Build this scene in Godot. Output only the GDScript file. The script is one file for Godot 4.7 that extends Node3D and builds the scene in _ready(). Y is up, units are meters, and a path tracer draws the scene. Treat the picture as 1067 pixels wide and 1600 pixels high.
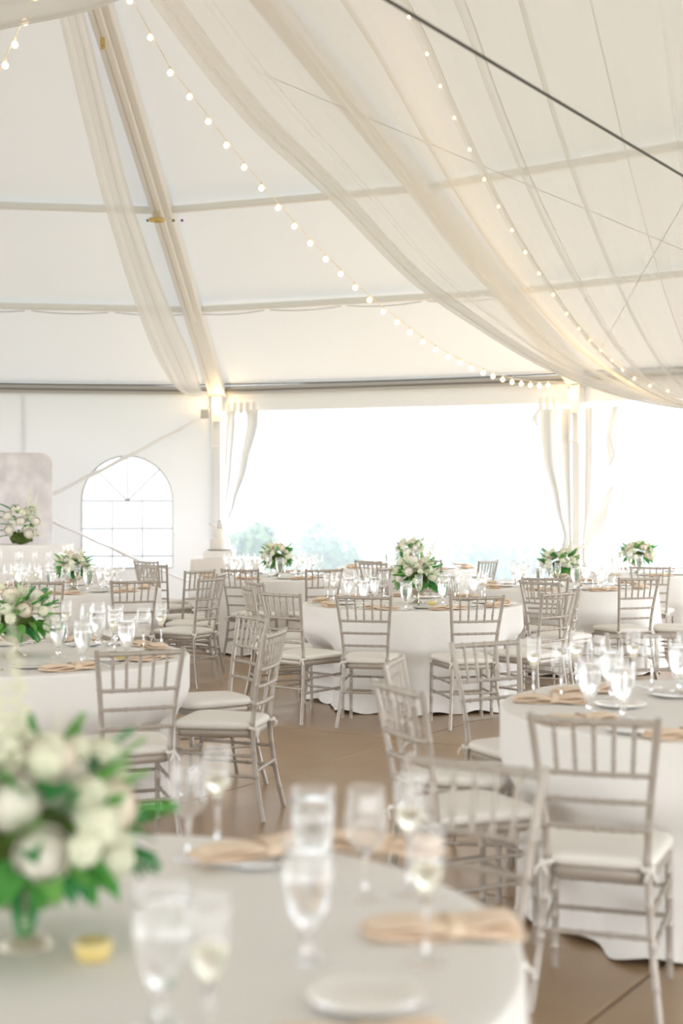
extends Node3D
# A white frame tent set for a wedding dinner. Coordinates: x to the right, y up, the tent runs away along -z.
# v(x, y, d): d is the distance in metres down the tent from the photographer.

var rng := RandomNumberGenerator.new()
var used := {}
var M := {}
var K := {}          # shared meshes

func v(x: float, y: float, d: float) -> Vector3:
	return Vector3(x, y, -d)

# ---------------------------------------------------------------- mesh builder
class MB:
	var p := PackedVector3Array()
	var g := PackedInt32Array()
	var grp := 0
	func tri(a: Vector3, b: Vector3, c: Vector3) -> void:
		p.append(a); p.append(b); p.append(c)
		g.append(grp)
	func quad(a: Vector3, b: Vector3, c: Vector3, d: Vector3) -> void:
		tri(a, b, c); tri(a, c, d)
	func orient(start: int) -> void:      # closed shapes: make the outside the front (clockwise)
		var vol := 0.0
		var o := p[start]
		for i in range(start, p.size(), 3):
			vol += (p[i] - o).dot((p[i + 1] - o).cross(p[i + 2] - o))
		if vol > 0.0:
			for i in range(start, p.size(), 3):
				var t := p[i + 1]
				p[i + 1] = p[i + 2]
				p[i + 2] = t
	func grid(rows: Array, around := false) -> void:
		for i in rows.size() - 1:
			var a: PackedVector3Array = rows[i]
			var b: PackedVector3Array = rows[i + 1]
			var n := a.size()
			for j in (n if around else n - 1):
				var k := (j + 1) % n
				if a[j].distance_squared_to(a[k]) > 1e-12:
					tri(a[j], b[k], a[k])
				if b[j].distance_squared_to(b[k]) > 1e-12:
					tri(a[j], b[j], b[k])
	func cap(row: PackedVector3Array, last: bool) -> void:
		var c := Vector3.ZERO
		for q in row: c += q
		c /= row.size()
		for j in row.size():
			var k := (j + 1) % row.size()
			if last: tri(row[j], c, row[k])
			else: tri(row[j], row[k], c)
	func flat() -> void: grp = -1
	func soft() -> void: grp = 0
	# profile: Vector2(radius, height); closed when it starts and ends on the axis
	func lathe(prof: PackedVector2Array, seg := 20, at := Vector3.ZERO, solid := true, sx := 1.0, sz := 1.0) -> void:
		var s := p.size()
		var rows := []
		for q in prof:
			var r := PackedVector3Array()
			for j in seg:
				var a := TAU * j / seg
				r.append(at + Vector3(cos(a) * q.x * sx, q.y, sin(a) * q.x * sz))
			rows.append(r)
		grid(rows, true)
		if solid: orient(s)
	func tube(path: PackedVector3Array, rad: PackedFloat32Array, seg := 8, capped := true) -> void:
		var s := p.size()
		var rows := []
		var side := Vector3.ZERO
		for i in path.size():
			var t := (path[mini(i + 1, path.size() - 1)] - path[maxi(i - 1, 0)]).normalized()
			if side == Vector3.ZERO:
				side = t.cross(Vector3.UP if absf(t.y) < 0.9 else Vector3.RIGHT).normalized()
			side = (side - t * side.dot(t)).normalized()
			var up := side.cross(t)
			var r := PackedVector3Array()
			var rr := rad[mini(i, rad.size() - 1)]
			for j in seg:
				var a := TAU * j / seg
				r.append(path[i] + (side * cos(a) + up * sin(a)) * rr)
			rows.append(r)
		grid(rows, true)
		if capped:
			grp = -1
			cap(rows[0], false); cap(rows[rows.size() - 1], true)
			grp = 0
		orient(s)
	func box(c: Vector3, s: Vector3, b := Basis(), bev := 0.004) -> void:   # box with chamfered edges
		var st := p.size()
		grp = -1
		var e := minf(bev, minf(s.x, minf(s.y, s.z)) * 0.45)
		var h := s * 0.5
		var pts := {}
		for x in [-1, 1]:
			for y in [-1, 1]:
				for z in [-1, 1]:
					pts[[x, y, z, 0]] = c + b * Vector3(x * h.x, y * (h.y - e), z * (h.z - e))
					pts[[x, y, z, 1]] = c + b * Vector3(x * (h.x - e), y * h.y, z * (h.z - e))
					pts[[x, y, z, 2]] = c + b * Vector3(x * (h.x - e), y * (h.y - e), z * h.z)
		var face := func(q: Array) -> void:
			var mid: Vector3 = Vector3.ZERO
			for w in q: mid += w
			mid /= q.size()
			var n: Vector3 = (q[1] - q[0]).cross(q[2] - q[0])
			var out: bool = n.dot(mid - c) > 0.0
			for i in range(1, q.size() - 1):
				if out: tri(q[0], q[i + 1], q[i])
				else: tri(q[0], q[i], q[i + 1])
		for k in [-1, 1]:
			face.call([pts[[k, -1, -1, 0]], pts[[k, 1, -1, 0]], pts[[k, 1, 1, 0]], pts[[k, -1, 1, 0]]])
			face.call([pts[[-1, k, -1, 1]], pts[[1, k, -1, 1]], pts[[1, k, 1, 1]], pts[[-1, k, 1, 1]]])
			face.call([pts[[-1, -1, k, 2]], pts[[1, -1, k, 2]], pts[[1, 1, k, 2]], pts[[-1, 1, k, 2]]])
			for l in [-1, 1]:
				face.call([pts[[k, l, -1, 0]], pts[[k, l, 1, 0]], pts[[k, l, 1, 1]], pts[[k, l, -1, 1]]])
				face.call([pts[[k, -1, l, 0]], pts[[k, 1, l, 0]], pts[[k, 1, l, 2]], pts[[k, -1, l, 2]]])
				face.call([pts[[-1, k, l, 1]], pts[[1, k, l, 1]], pts[[1, k, l, 2]], pts[[-1, k, l, 2]]])
				for m in [-1, 1]:
					face.call([pts[[k, l, m, 0]], pts[[k, l, m, 1]], pts[[k, l, m, 2]]])
		grp = 0
	func ball(c: Vector3, r: Vector3, seg := 12, rings := 7) -> void:
		var pr := PackedVector2Array()
		for i in rings + 1:
			var a := PI * i / rings - PI / 2
			pr.append(Vector2(cos(a) if i > 0 and i < rings else 0.0, sin(a)))
		var s := p.size()
		lathe(pr, seg, Vector3.ZERO, true)
		for i in range(s, p.size()): p[i] = c + p[i] * r
	func done() -> ArrayMesh:
		var st := SurfaceTool.new()
		st.begin(Mesh.PRIMITIVE_TRIANGLES)
		for i in g.size():
			st.set_smooth_group(g[i])
			st.add_vertex(p[i * 3]); st.add_vertex(p[i * 3 + 1]); st.add_vertex(p[i * 3 + 2])
		st.generate_normals()
		st.index()
		return st.commit()

# ---------------------------------------------------------------- naming and tagging
func numbered(called: String) -> String:
	var n: int = used.get(called, 0)
	used[called] = n + 1
	return called if n == 0 else "%s_%03d" % [called, n]

func obj(called: String, mesh: Mesh, mat: Material, parent: Node3D = null, at := Vector3.ZERO, b := Basis()) -> MeshInstance3D:
	var o := MeshInstance3D.new()
	o.mesh = mesh
	o.material_override = mat
	o.transform = Transform3D(b, at)
	if parent == null:
		o.name = numbered(called)
		add_child(o)
	else:
		var key := "n_" + called
		var n: int = parent.get_meta(key, 0)
		parent.set_meta(key, n + 1)
		o.name = called if n == 0 else "%s_%03d" % [called, n]
		parent.add_child(o, true)
	return o

func tag(o: Node3D, label: String, category: String, group := "", kind := "") -> Node3D:
	o.set_meta("label", label)
	o.set_meta("category", category)
	if group: o.set_meta("group", group)
	if kind: o.set_meta("kind", kind)
	return o

func thing(called: String, label: String, category: String, at := Vector3.ZERO, turn := 0.0, group := "", kind := "") -> Node3D:
	var o := Node3D.new()
	o.name = numbered(called)
	add_child(o)
	o.position = at
	o.rotation.y = turn
	tag(o, label, category, group, kind)
	return o

func copy(o: Node3D, called: String, label: String, at: Vector3, turn: float, group := "") -> Node3D:
	var c: Node3D = o.duplicate()
	c.name = numbered(called)
	add_child(c)
	c.position = at
	c.rotation.y = turn
	c.set_meta("label", label)
	if group: c.set_meta("group", group)
	return c

# ---------------------------------------------------------------- materials
func mat(c: Color, rough := 0.6, metal := 0.0, spec := 0.5) -> StandardMaterial3D:
	var m := StandardMaterial3D.new()
	m.albedo_color = c
	m.roughness = rough
	m.metallic = metal
	m.metallic_specular = spec
	m.cull_mode = BaseMaterial3D.CULL_DISABLED
	return m

func cloth_mat(c: Color, back: float, alpha := 1.0) -> StandardMaterial3D:
	var m := mat(c, 0.85, 0.0, 0.3)
	if back > 0.0:
		m.backlight_enabled = true
		m.backlight = Color(back, back * 0.99, back * 0.97)
	if alpha < 1.0:
		m.transparency = BaseMaterial3D.TRANSPARENCY_ALPHA
		m.albedo_color.a = alpha
	return m

func noise_tex(freq: float, lo: Color, hi: Color, size := 512, oct := 5, sd := 1, normal := false) -> NoiseTexture2D:
	var n := FastNoiseLite.new()
	n.noise_type = FastNoiseLite.TYPE_SIMPLEX_SMOOTH
	n.seed = sd
	n.frequency = freq
	n.fractal_octaves = oct
	var t := NoiseTexture2D.new()
	t.width = size
	t.height = size
	t.seamless = true
	t.noise = n
	if normal:
		t.as_normal_map = true
		t.bump_strength = 4.0
	else:
		var r := Gradient.new()
		r.set_color(0, lo)
		r.set_color(1, hi)
		t.color_ramp = r
	return t

func make_materials() -> void:
	M.roof = cloth_mat(Color(0.942, 0.952, 0.964), 0.335)
	M.wallcloth = cloth_mat(Color(0.94, 0.95, 0.965), 0.34)
	M.valance = cloth_mat(Color(0.945, 0.945, 0.945), 0.28)
	M.sheer = cloth_mat(Color(0.98, 0.983, 0.985), 1.0, 0.46)
	M.drape = cloth_mat(Color(0.975, 0.982, 0.99), 0.9, 0.72)
	M.linen = cloth_mat(Color(0.955, 0.945, 0.93), 0.12)
	M.linen.normal_enabled = true
	M.linen.normal_texture = noise_tex(0.02, Color.BLACK, Color.WHITE, 512, 3, 4, true)
	M.linen.normal_scale = 0.25
	M.linen.uv1_triplanar = true
	M.linen.uv1_scale = Vector3(1.6, 1.6, 1.6)
	M.cushion = cloth_mat(Color(0.94, 0.925, 0.90), 0.0)
	M.chair = mat(Color(0.705, 0.67, 0.63), 0.37, 0.28)
	M.chair.normal_enabled = true
	M.chair.normal_texture = noise_tex(0.03, Color.BLACK, Color.WHITE, 256, 2, 9, true)
	M.chair.normal_scale = 0.12
	M.chair.uv1_triplanar = true
	M.chair.uv1_scale = Vector3(9, 9, 9)
	M.floor = mat(Color.WHITE, 0.26, 0.0, 0.55)
	M.floor.albedo_texture = noise_tex(0.006, Color(0.625, 0.515, 0.385), Color(0.695, 0.585, 0.46), 1024, 6, 3)
	M.floor.uv1_triplanar = true
	M.floor.uv1_world_triplanar = true
	M.floor.uv1_scale = Vector3(0.22, 0.22, 0.22)
	M.floor.roughness_texture = noise_tex(0.008, Color(0.8, 0.8, 0.8), Color(1, 1, 1), 512, 3, 8)
	M.floor.roughness_texture_channel = BaseMaterial3D.TEXTURE_CHANNEL_RED
	M.floor.roughness = 0.36
	M.joint = mat(Color(0.33, 0.275, 0.225), 0.8)
	M.alu = mat(Color(0.74, 0.73, 0.72), 0.4, 0.5)
	M.frame = mat(Color(0.93, 0.93, 0.925), 0.45)
	M.cable = mat(Color(0.30, 0.285, 0.27), 0.45, 0.5)
	M.wire = mat(Color(0.52, 0.5, 0.48), 0.5, 0.4)
	M.lightwire = mat(Color(0.92, 0.89, 0.83), 0.5)
	M.plate = mat(Color(0.95, 0.94, 0.92), 0.12)
	M.napkin = cloth_mat(Color(0.935, 0.845, 0.745), 0.0)
	M.napkin.rim_enabled = true
	M.napkin.rim = 0.4
	M.steel = mat(Color(0.86, 0.85, 0.84), 0.12, 1.0)
	M.compote = mat(Color(0.80, 0.76, 0.69), 0.28, 0.55)
	M.wall_glass = mat(Color(1, 1, 1, 0.06), 0.0)
	M.wall_glass.transparency = BaseMaterial3D.TRANSPARENCY_ALPHA
	M.solid_glass = mat(Color(1, 1, 1, 0.0), 0.0)
	M.solid_glass.refraction_enabled = true
	M.solid_glass.refraction_scale = 0.05
	M.water = mat(Color(1, 1, 1, 0.0), 0.0)
	M.water.refraction_enabled = true
	M.water.refraction_scale = 0.033
	M.wine = mat(Color(0.995, 0.985, 0.92, 0.0), 0.0)
	M.wine.refraction_enabled = true
	M.wine.refraction_scale = 0.033
	M.vinyl = mat(Color(0.98, 0.98, 1.0, 0.08), 0.06)
	M.vinyl.transparency = BaseMaterial3D.TRANSPARENCY_ALPHA
	M.rose = cloth_mat(Color(1.0, 0.98, 0.93), 0.45)
	M.blush = cloth_mat(Color(1.0, 0.955, 0.885), 0.45)
	M.bloom = cloth_mat(Color(0.975, 0.975, 0.88), 0.6)
	M.leaf = cloth_mat(Color(0.34, 0.60, 0.30), 0.5)
	M.leaf2 = cloth_mat(Color(0.47, 0.68, 0.36), 0.5)
	M.leaf3 = cloth_mat(Color(0.26, 0.53, 0.33), 0.5)
	for k in ["leaf", "leaf2", "leaf3"]:
		var l: StandardMaterial3D = M[k]
		l.roughness = 0.45
		l.backlight = Color(l.albedo_color.r * 0.8, l.albedo_color.g * 0.9, l.albedo_color.b * 0.5)
	M.stem = mat(Color(0.42, 0.55, 0.3), 0.6)
	M.moss = mat(Color(0.29, 0.36, 0.13), 0.95)
	M.candle = mat(Color(0.93, 0.83, 0.48), 0.5)
	M.cake = mat(Color(0.94, 0.92, 0.89), 0.6)
	M.board = mat(Color(0.42, 0.38, 0.34), 0.5)
	M.topper = mat(Color(0.62, 0.6, 0.58), 0.3, 0.7)
	M.marble = mat(Color.WHITE, 0.5)
	M.marble.albedo_texture = noise_tex(0.006, Color(0.845, 0.82, 0.835), Color(0.965, 0.945, 0.955), 512, 6, 21)
	M.marble.uv1_triplanar = true
	M.marble.uv1_scale = Vector3(0.8, 0.8, 0.8)
	M.bulb = mat(Color(1.0, 0.93, 0.8), 0.3)
	M.bulb.emission_enabled = true
	M.bulb.emission = Color(1.0, 0.86, 0.62)
	M.bulb.emission_energy_multiplier = 3.2
	M.fairy = M.bulb.duplicate()
	M.fairy.emission = Color(1.0, 0.80, 0.48)
	M.fairy.emission_energy_multiplier = 7.0
	M.lampface = M.bulb.duplicate()
	M.lampface.emission = Color(1.0, 0.84, 0.58)
	M.lampface.emission_energy_multiplier = 1.8
	M.ring = mat(Color(0.80, 0.70, 0.45), 0.35, 0.6)
	M.grass = mat(Color(0.42, 0.50, 0.30), 0.95)
	M.grass.albedo_texture = noise_tex(0.01, Color(0.38, 0.46, 0.27), Color(0.56, 0.60, 0.40), 512, 5, 31)
	M.grass.albedo_color = Color.WHITE
	M.grass.uv1_triplanar = true
	M.grass.uv1_world_triplanar = true
	M.grass.uv1_scale = Vector3(0.01, 0.01, 0.01)
	M.tree = cloth_mat(Color(0.37, 0.435, 0.30), 0.3)
	M.bark = mat(Color(0.38, 0.32, 0.26), 0.9)

# ---------------------------------------------------------------- the tent's plan
const EAVE := 3.3
const APEX := Vector3(-2.9, 8.65, -12.0)
var posts: Array[Vector3] = []     # at eave height, from the near left round the far end to the near right

func plan() -> void:
	posts = [v(-15.6, EAVE, -7), v(-15.6, EAVE, -1), v(-15.6, EAVE, 5), v(-15.4, EAVE, 11), v(-12.6, EAVE, 17.6), v(-7.43, EAVE, 21.02),
		v(-1.9, EAVE, 21.9), v(3.31, EAVE, 19.8), v(7.72, EAVE, 16.35), v(10.2, EAVE, 11.5), v(10.6, EAVE, 5), v(10.6, EAVE, -1), v(10.6, EAVE, -7)]

func top_of(i: int) -> Vector3:
	if i >= 3 and i <= 9: return APEX
	return Vector3(-2.9, APEX.y, posts[i].z)

func bar(a: Vector3, b: Vector3, w: float, h: float, bev := 0.01) -> ArrayMesh:     # a box-section profile from a to b
	var mb := MB.new()
	var f := (b - a).normalized()
	var s := f.cross(Vector3.UP).normalized()
	var u := s.cross(f)
	mb.box((a + b) * 0.5, Vector3(w, h, a.distance_to(b)), Basis(s, u, -f), bev)
	return mb.done()

func strand(pts: PackedVector3Array, r: float, seg := 6) -> ArrayMesh:
	var mb := MB.new()
	mb.tube(pts, PackedFloat32Array([r]), seg)
	return mb.done()

func sag_line(a: Vector3, b: Vector3, sag: float, n := 12) -> PackedVector3Array:
	var o := PackedVector3Array()
	for i in n + 1:
		var t := float(i) / n
		o.append(a.lerp(b, t) + Vector3.DOWN * sag * 4.0 * t * (1.0 - t))
	return o

func crom(pts: PackedVector3Array, t: float) -> Vector3:      # smooth curve through the points, t in 0..1
	var x := clampf(t, 0, 1) * (pts.size() - 1)
	var i := mini(int(x), pts.size() - 2)
	return pts[i].cubic_interpolate(pts[i + 1], pts[maxi(i - 1, 0)], pts[mini(i + 2, pts.size() - 1)], x - i)

func build_shell() -> void:
	# floor: big polished concrete slabs with sawn joints
	var fl := thing("floor", "polished brown concrete floor with sawn joints", "floor", Vector3.ZERO, 0.0, "", "structure")
	var base := MB.new()
	base.box(v(-2, -0.10, 8), Vector3(40, 0.14, 42))
	obj("slab_base", base.done(), M.joint, fl)
	var sl := MB.new()
	sl.box(Vector3(0, -0.03, 0), Vector3(2.992, 0.06, 2.992), Basis(), 0.006)
	var slab := sl.done()
	var turn := -0.572
	var fb := Basis(Vector3.UP, turn)
	for i in range(-9, 10):
		for j in range(-9, 10):
			var q := fb * Vector3(1.3 + i * 3.0 + 1.5, 0, -(8.1 + j * 3.0 + 1.5))
			if q.x > -19.5 and q.x < 14.5 and -q.z > -10 and -q.z < 26.5:
				obj("concrete_slab", slab, M.floor, fl, q, fb)
	# roof: fabric panels between the rafters
	var ce := thing("ceiling", "white fabric tent roof on rafters and purlins", "ceiling", Vector3.ZERO, 0.0, "", "structure")
	for i in posts.size() - 1:
		var a := posts[i]
		var b := posts[i + 1]
		var ta := top_of(i)
		var tb := top_of(i + 1)
		var mb := MB.new()
		var rows := []
		for r in 13:
			var row := PackedVector3Array()
			for c in 13:
				var f := r / 12.0
				var e := c / 12.0
				var q := (a.lerp(ta, f)).lerp(b.lerp(tb, f), e)
				q.y += lerpf(0.035, 0.10, minf(f * 6.0, 1.0)) - 0.10 * sin(PI * e) * sin(PI * fmod(f * 5.3, 1.0)) * (1.0 - f)
				row.append(q)
			rows.append(row)
		mb.grid(rows)
		obj("roof_panel", mb.done(), M.roof, ce)
		# purlins, eave beam and valance of this bay
		for f in [0.186, 0.376, 0.77]:
			var pa := a.lerp(ta, f) + Vector3.DOWN * 0.03
			var pb := b.lerp(tb, f) + Vector3.DOWN * 0.03
			obj("purlin", bar(pa, pb, 0.08, 0.085), M.frame, ce)
		obj("eave_beam", bar(a + Vector3(0, -0.035, 0), b + Vector3(0, -0.035, 0), 0.10, 0.13), M.alu, ce)
		var inw := (APEX - (a + b) * 0.5)
		inw.y = 0
		inw = inw.normalized()
		var groove := inw * 0.06 + Vector3(0, -0.045, 0)
		obj("eave_track", bar(a + groove, b + groove, 0.022, 0.03, 0.004), M.wire, ce)
		obj("eave_cable", strand(sag_line(a + inw * 0.09 + Vector3(0, 0.06, 0), b + inw * 0.09 + Vector3(0, 0.05, 0), 0.03), 0.009), M.cable, ce)
		if i >= 6:
			var vr := MB.new()
			var vrows := []
			for r in 5:
				var row := PackedVector3Array()
				for c in 41:
					var e := c / 40.0
					row.append(a.lerp(b, e) + Vector3(0, -0.09 - 0.068 * r, 0) + inw * (0.012 * sin(e * 37.0 + r * 0.4) * r / 4.0 - 0.02))
				vrows.append(row)
			vr.grid(vrows)
			obj("valance", vr.done(), M.valance, ce)
		if i == 5 or i == 6:   # thin cable looping along under the lower purlin
			var wa := a.lerp(ta, 0.186) + Vector3.DOWN * 0.09
			var wb := b.lerp(tb, 0.186) + Vector3.DOWN * 0.09
			for k in 4:
				obj("purlin_cable", strand(sag_line(wa.lerp(wb, k / 4.0 + 0.01), wa.lerp(wb, k / 4.0 + 0.24), 0.03), 0.0045, 5), M.wire, ce)
	for i in posts.size():
		var a := posts[i]
		var t := top_of(i)
		var lo := a + Vector3(0, -0.06, 0)
		obj("rafter", bar(lo, (lo.lerp(t, 0.385) if i == 8 else t) + Vector3(0, -0.06, 0), 0.26, 0.20, 0.012), M.frame, ce)
		if i == 6:   # keder groove, ring hook and small fitting on the rafter in view
			var f := (t - a).normalized()
			var s := f.cross(Vector3.UP).normalized()
			var un := s.cross(f)
			var off := -un * 0.27 + Vector3(0, -0.06, 0)
			obj("rafter_rail", bar(a.lerp(t, 0.186) - un * 0.14 + Vector3(0, -0.06, 0) + s * 0.02, t - un * 0.14 + Vector3(0, -0.06, 0) + s * 0.02, 0.13, 0.06), M.frame, ce)
			obj("rafter_seam", strand(PackedVector3Array([lo + s * 0.03 - un * 0.176, t + s * 0.03 - un * 0.176 + Vector3(0, -0.06, 0)]), 0.004, 5), M.alu, ce)
			var rg := MB.new()
			var rp := PackedVector3Array()
			for k in 25:
				rp.append(Vector3(cos(TAU * k / 24.0), 0, sin(TAU * k / 24.0)) * 0.085)
			rg.tube(rp, PackedFloat32Array([0.022]), 8, false)
			rg.box(Vector3(0.03, 0.07, 0), Vector3(0.012, 0.14, 0.012))
			rg.box(Vector3(-0.03, 0.07, 0), Vector3(0.012, 0.14, 0.012))
			obj("ring_hook", rg.done(), M.ring, ce, a.lerp(t, 0.393) + off + s * 0.02)
			var ft := MB.new()
			ft.box(Vector3.ZERO, Vector3(0.05, 0.09, 0.05))
			ft.ball(Vector3(0, -0.06, 0), Vector3(0.025, 0.025, 0.025), 8, 5)
			obj("cable_clamp", ft.done(), M.ring, ce, a.lerp(t, 0.655) + off)
			for k in [-2, -1, 1, 2]:
				var bo := MB.new()
				bo.ball(Vector3.ZERO, Vector3(0.018, 0.018, 0.018), 8, 5)
				obj("bolt", bo.done(), M.cable, ce, a.lerp(t, 0.376) + Vector3(k * 0.11 + 0.02, -0.16, 0.02))
	obj("ridge_beam", bar(APEX + Vector3(0, -0.08, -0.1), Vector3(-2.9, APEX.y - 0.08, 7.1), 0.16, 0.24), M.frame, ce)
	# fabric walls
	wall("wall_back", [4, 5], true)
	# the near end of the tent, behind the photographer, and its gable
	var gm := MB.new()
	var nl := posts[0]
	var nr := posts[12]
	gm.quad(Vector3(nl.x, 2.35, nl.z), Vector3(nr.x, 2.35, nr.z), nr, nl)
	gm.tri(nl, nr, Vector3(-2.9, APEX.y, nl.z))
	tag(obj("wall_near", gm.done(), M.wallcloth), "white fabric gable above the open near end", "wall", "", "structure")
	# outside: lawn falling away to a wide valley
	var tm := MB.new()
	var rows := []
	var noise := FastNoiseLite.new()
	noise.seed = 5
	noise.frequency = 0.0016
	for i in 60:
		var d := -60.0 + 90.0 * (pow(1.105, i) - 1.0)
		var row := PackedVector3Array()
		for j in 61:
			var x := (j - 30) / 30.0
			x = signf(x) * pow(absf(x), 1.6) * (160.0 + maxf(d, 0) * 1.1)
			var r := maxf(Vector2(x + 2.0, maxf(d - 8.0, 0)).length() - 24.0, 0.0)
			var y := -0.20 - 0.06 * r if r < 120.0 else -7.4 - minf((r - 120.0) * 0.10, 38.0)
			var far := clampf((d - 500.0) / 3500.0, 0, 1)
			y += clampf(r / 300.0, 0, 1) * noise.get_noise_2d(x, d) * 14.0 + far * (noise.get_noise_2d(x * 0.4 + 900.0, d * 0.4) * 90.0 + 28.0)
			row.append(v(x, y, d))
		rows.append(row)
	tm.grid(rows)
	tag(obj("ground", tm.done(), M.grass), "hazy green lawn and valley beyond the tent", "ground", "", "structure")

func wall(called: String, bays: Array, windows: bool) -> void:
	var root := thing(called, "white fabric tent wall with arched clear windows" if windows else "plain white fabric tent side wall", "wall", Vector3.ZERO, 0.0, "", "structure")
	for i in bays:
		var a: Vector3 = posts[i]
		var b: Vector3 = posts[i + 1]
		var along := (b - a).normalized()
		var L := a.distance_to(b)
		var n := along.cross(Vector3.UP).normalized()
		var at := func(s: float, y: float) -> Vector3:
			return Vector3(a.x, 0, a.z) + along * s + Vector3(0, y, 0) + n * 0.012 * sin(s * 3.1) * sin(y * 0.9)
		var mb := MB.new()
		if not windows:
			var rows := []
			for r in 7:
				var row := PackedVector3Array()
				for c in 13: row.append(at.call(L * c / 12.0, 3.25 * r / 6.0))
				rows.append(row)
			mb.grid(rows)
			obj("wall_panel", mb.done(), M.wallcloth, root)
			continue
		var cx: float = L - 1.38 if i == 5 else L * 0.5
		var w := 0.68
		var bot := 0.55
		var spring := 1.57
		var outline := func(k: int) -> Vector2:      # the opening, 48 points
			if k < 8: return Vector2(lerpf(-w, w, k / 8.0), bot)
			if k < 16: return Vector2(w, lerpf(bot, spring, (k - 8) / 8.0))
			if k < 40: return Vector2(cos(PI * (k - 16) / 24.0) * w, spring + sin(PI * (k - 16) / 24.0) * w)
			return Vector2(-w, lerpf(spring, bot, (k - 40) / 8.0))
		var cen := Vector2(0, 1.4)
		var lo := Vector2(-cx, 0.0)
		var hi := Vector2(L - cx, 3.25)
		var inner := PackedVector2Array()
		var outer := PackedVector2Array()
		for k in 48:
			var q: Vector2 = outline.call(k)
			inner.append(q)
			var dir := (q - cen).normalized()
			var t := 1e9
			if absf(dir.x) > 1e-5: t = minf(t, ((hi.x if dir.x > 0 else lo.x) - cen.x) / dir.x)
			if absf(dir.y) > 1e-5: t = minf(t, ((hi.y if dir.y > 0 else lo.y) - cen.y) / dir.y)
			outer.append(cen + dir * t)
		var rows2 := []
		for r in 9:
			var row := PackedVector3Array()
			for k in 48:
				var q := inner[k].lerp(outer[k], r / 8.0)
				row.append(at.call(cx + q.x, q.y))
			rows2.append(row)
		mb.grid(rows2, true)
		for cxy in [Vector2(lo.x, lo.y), Vector2(hi.x, lo.y), Vector2(hi.x, hi.y), Vector2(lo.x, hi.y)]:   # the corners the rays cut off
			var best := 0
			var gap := 0
			for k in 48:
				var e0 := outer[k]
				var e1 := outer[(k + 1) % 48]
				if absf(e0.x - e1.x) > 1e-4 and absf(e0.y - e1.y) > 1e-4 and (e0.distance_to(cxy) + e1.distance_to(cxy)) < (outer[best].distance_to(cxy) + outer[(best + 1) % 48].distance_to(cxy)) + 1e-6:
					best = k
			mb.tri(at.call(cx + outer[best].x, outer[best].y), at.call(cx + cxy.x, cxy.y), at.call(cx + outer[(best + 1) % 48].x, outer[(best + 1) % 48].y))
		obj("wall_panel", mb.done(), M.wallcloth, root)
		# seam bands down the fabric
		for s in [cx - 1.95, cx - 1.55]:
			if s > 0.1:
				var sm := MB.new()
				sm.box(at.call(s, 1.6) - n * -0.012, Vector3(0.05, 3.2, 0.006), Basis(along, Vector3.UP, along.cross(Vector3.UP)))
				obj("wall_seam", sm.done(), M.wallcloth, root)
		# the window: clear vinyl, a frame and printed-on glazing bars with thickness
		var win := thing("window_%d" % (i - 3), "arched clear vinyl window with fan glazing bars in white tent wall" if i == 5 else "arched clear window in tent wall beyond the frame of view", "window", Vector3.ZERO, 0.0, "", "structure")
		var pm := MB.new()
		var prow := PackedVector3Array()
		for k in 48: prow.append(at.call(cx + inner[k].x, inner[k].y))
		pm.cap(prow, true)
		obj("pane", pm.done(), M.vinyl, win)
		var fr := PackedVector3Array()
		for k in 49: fr.append(at.call(cx + inner[k % 48].x, inner[k % 48].y) + n * 0.004)
		obj("window_frame", strand(fr, 0.012, 6), M.alu, win)
		var segs := [[Vector2(-w, spring), Vector2(w, spring)], [Vector2(-w, spring - 0.42), Vector2(w, spring - 0.42)], [Vector2(-w, spring - 0.84), Vector2(w, spring - 0.84)],
			[Vector2(-w / 3, bot), Vector2(-w / 3, spring)], [Vector2(w / 3, bot), Vector2(w / 3, spring)], [Vector2(0, spring), Vector2(0, spring + w)],
			[Vector2(0, spring), Vector2(-w * 0.707, spring + w * 0.707)], [Vector2(0, spring), Vector2(w * 0.707, spring + w * 0.707)]]
		for sg in segs:
			obj("glazing_bar", strand(PackedVector3Array([at.call(cx + sg[0].x, sg[0].y), at.call(cx + sg[1].x, sg[1].y)]), 0.014, 5), M.alu, win)

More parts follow.
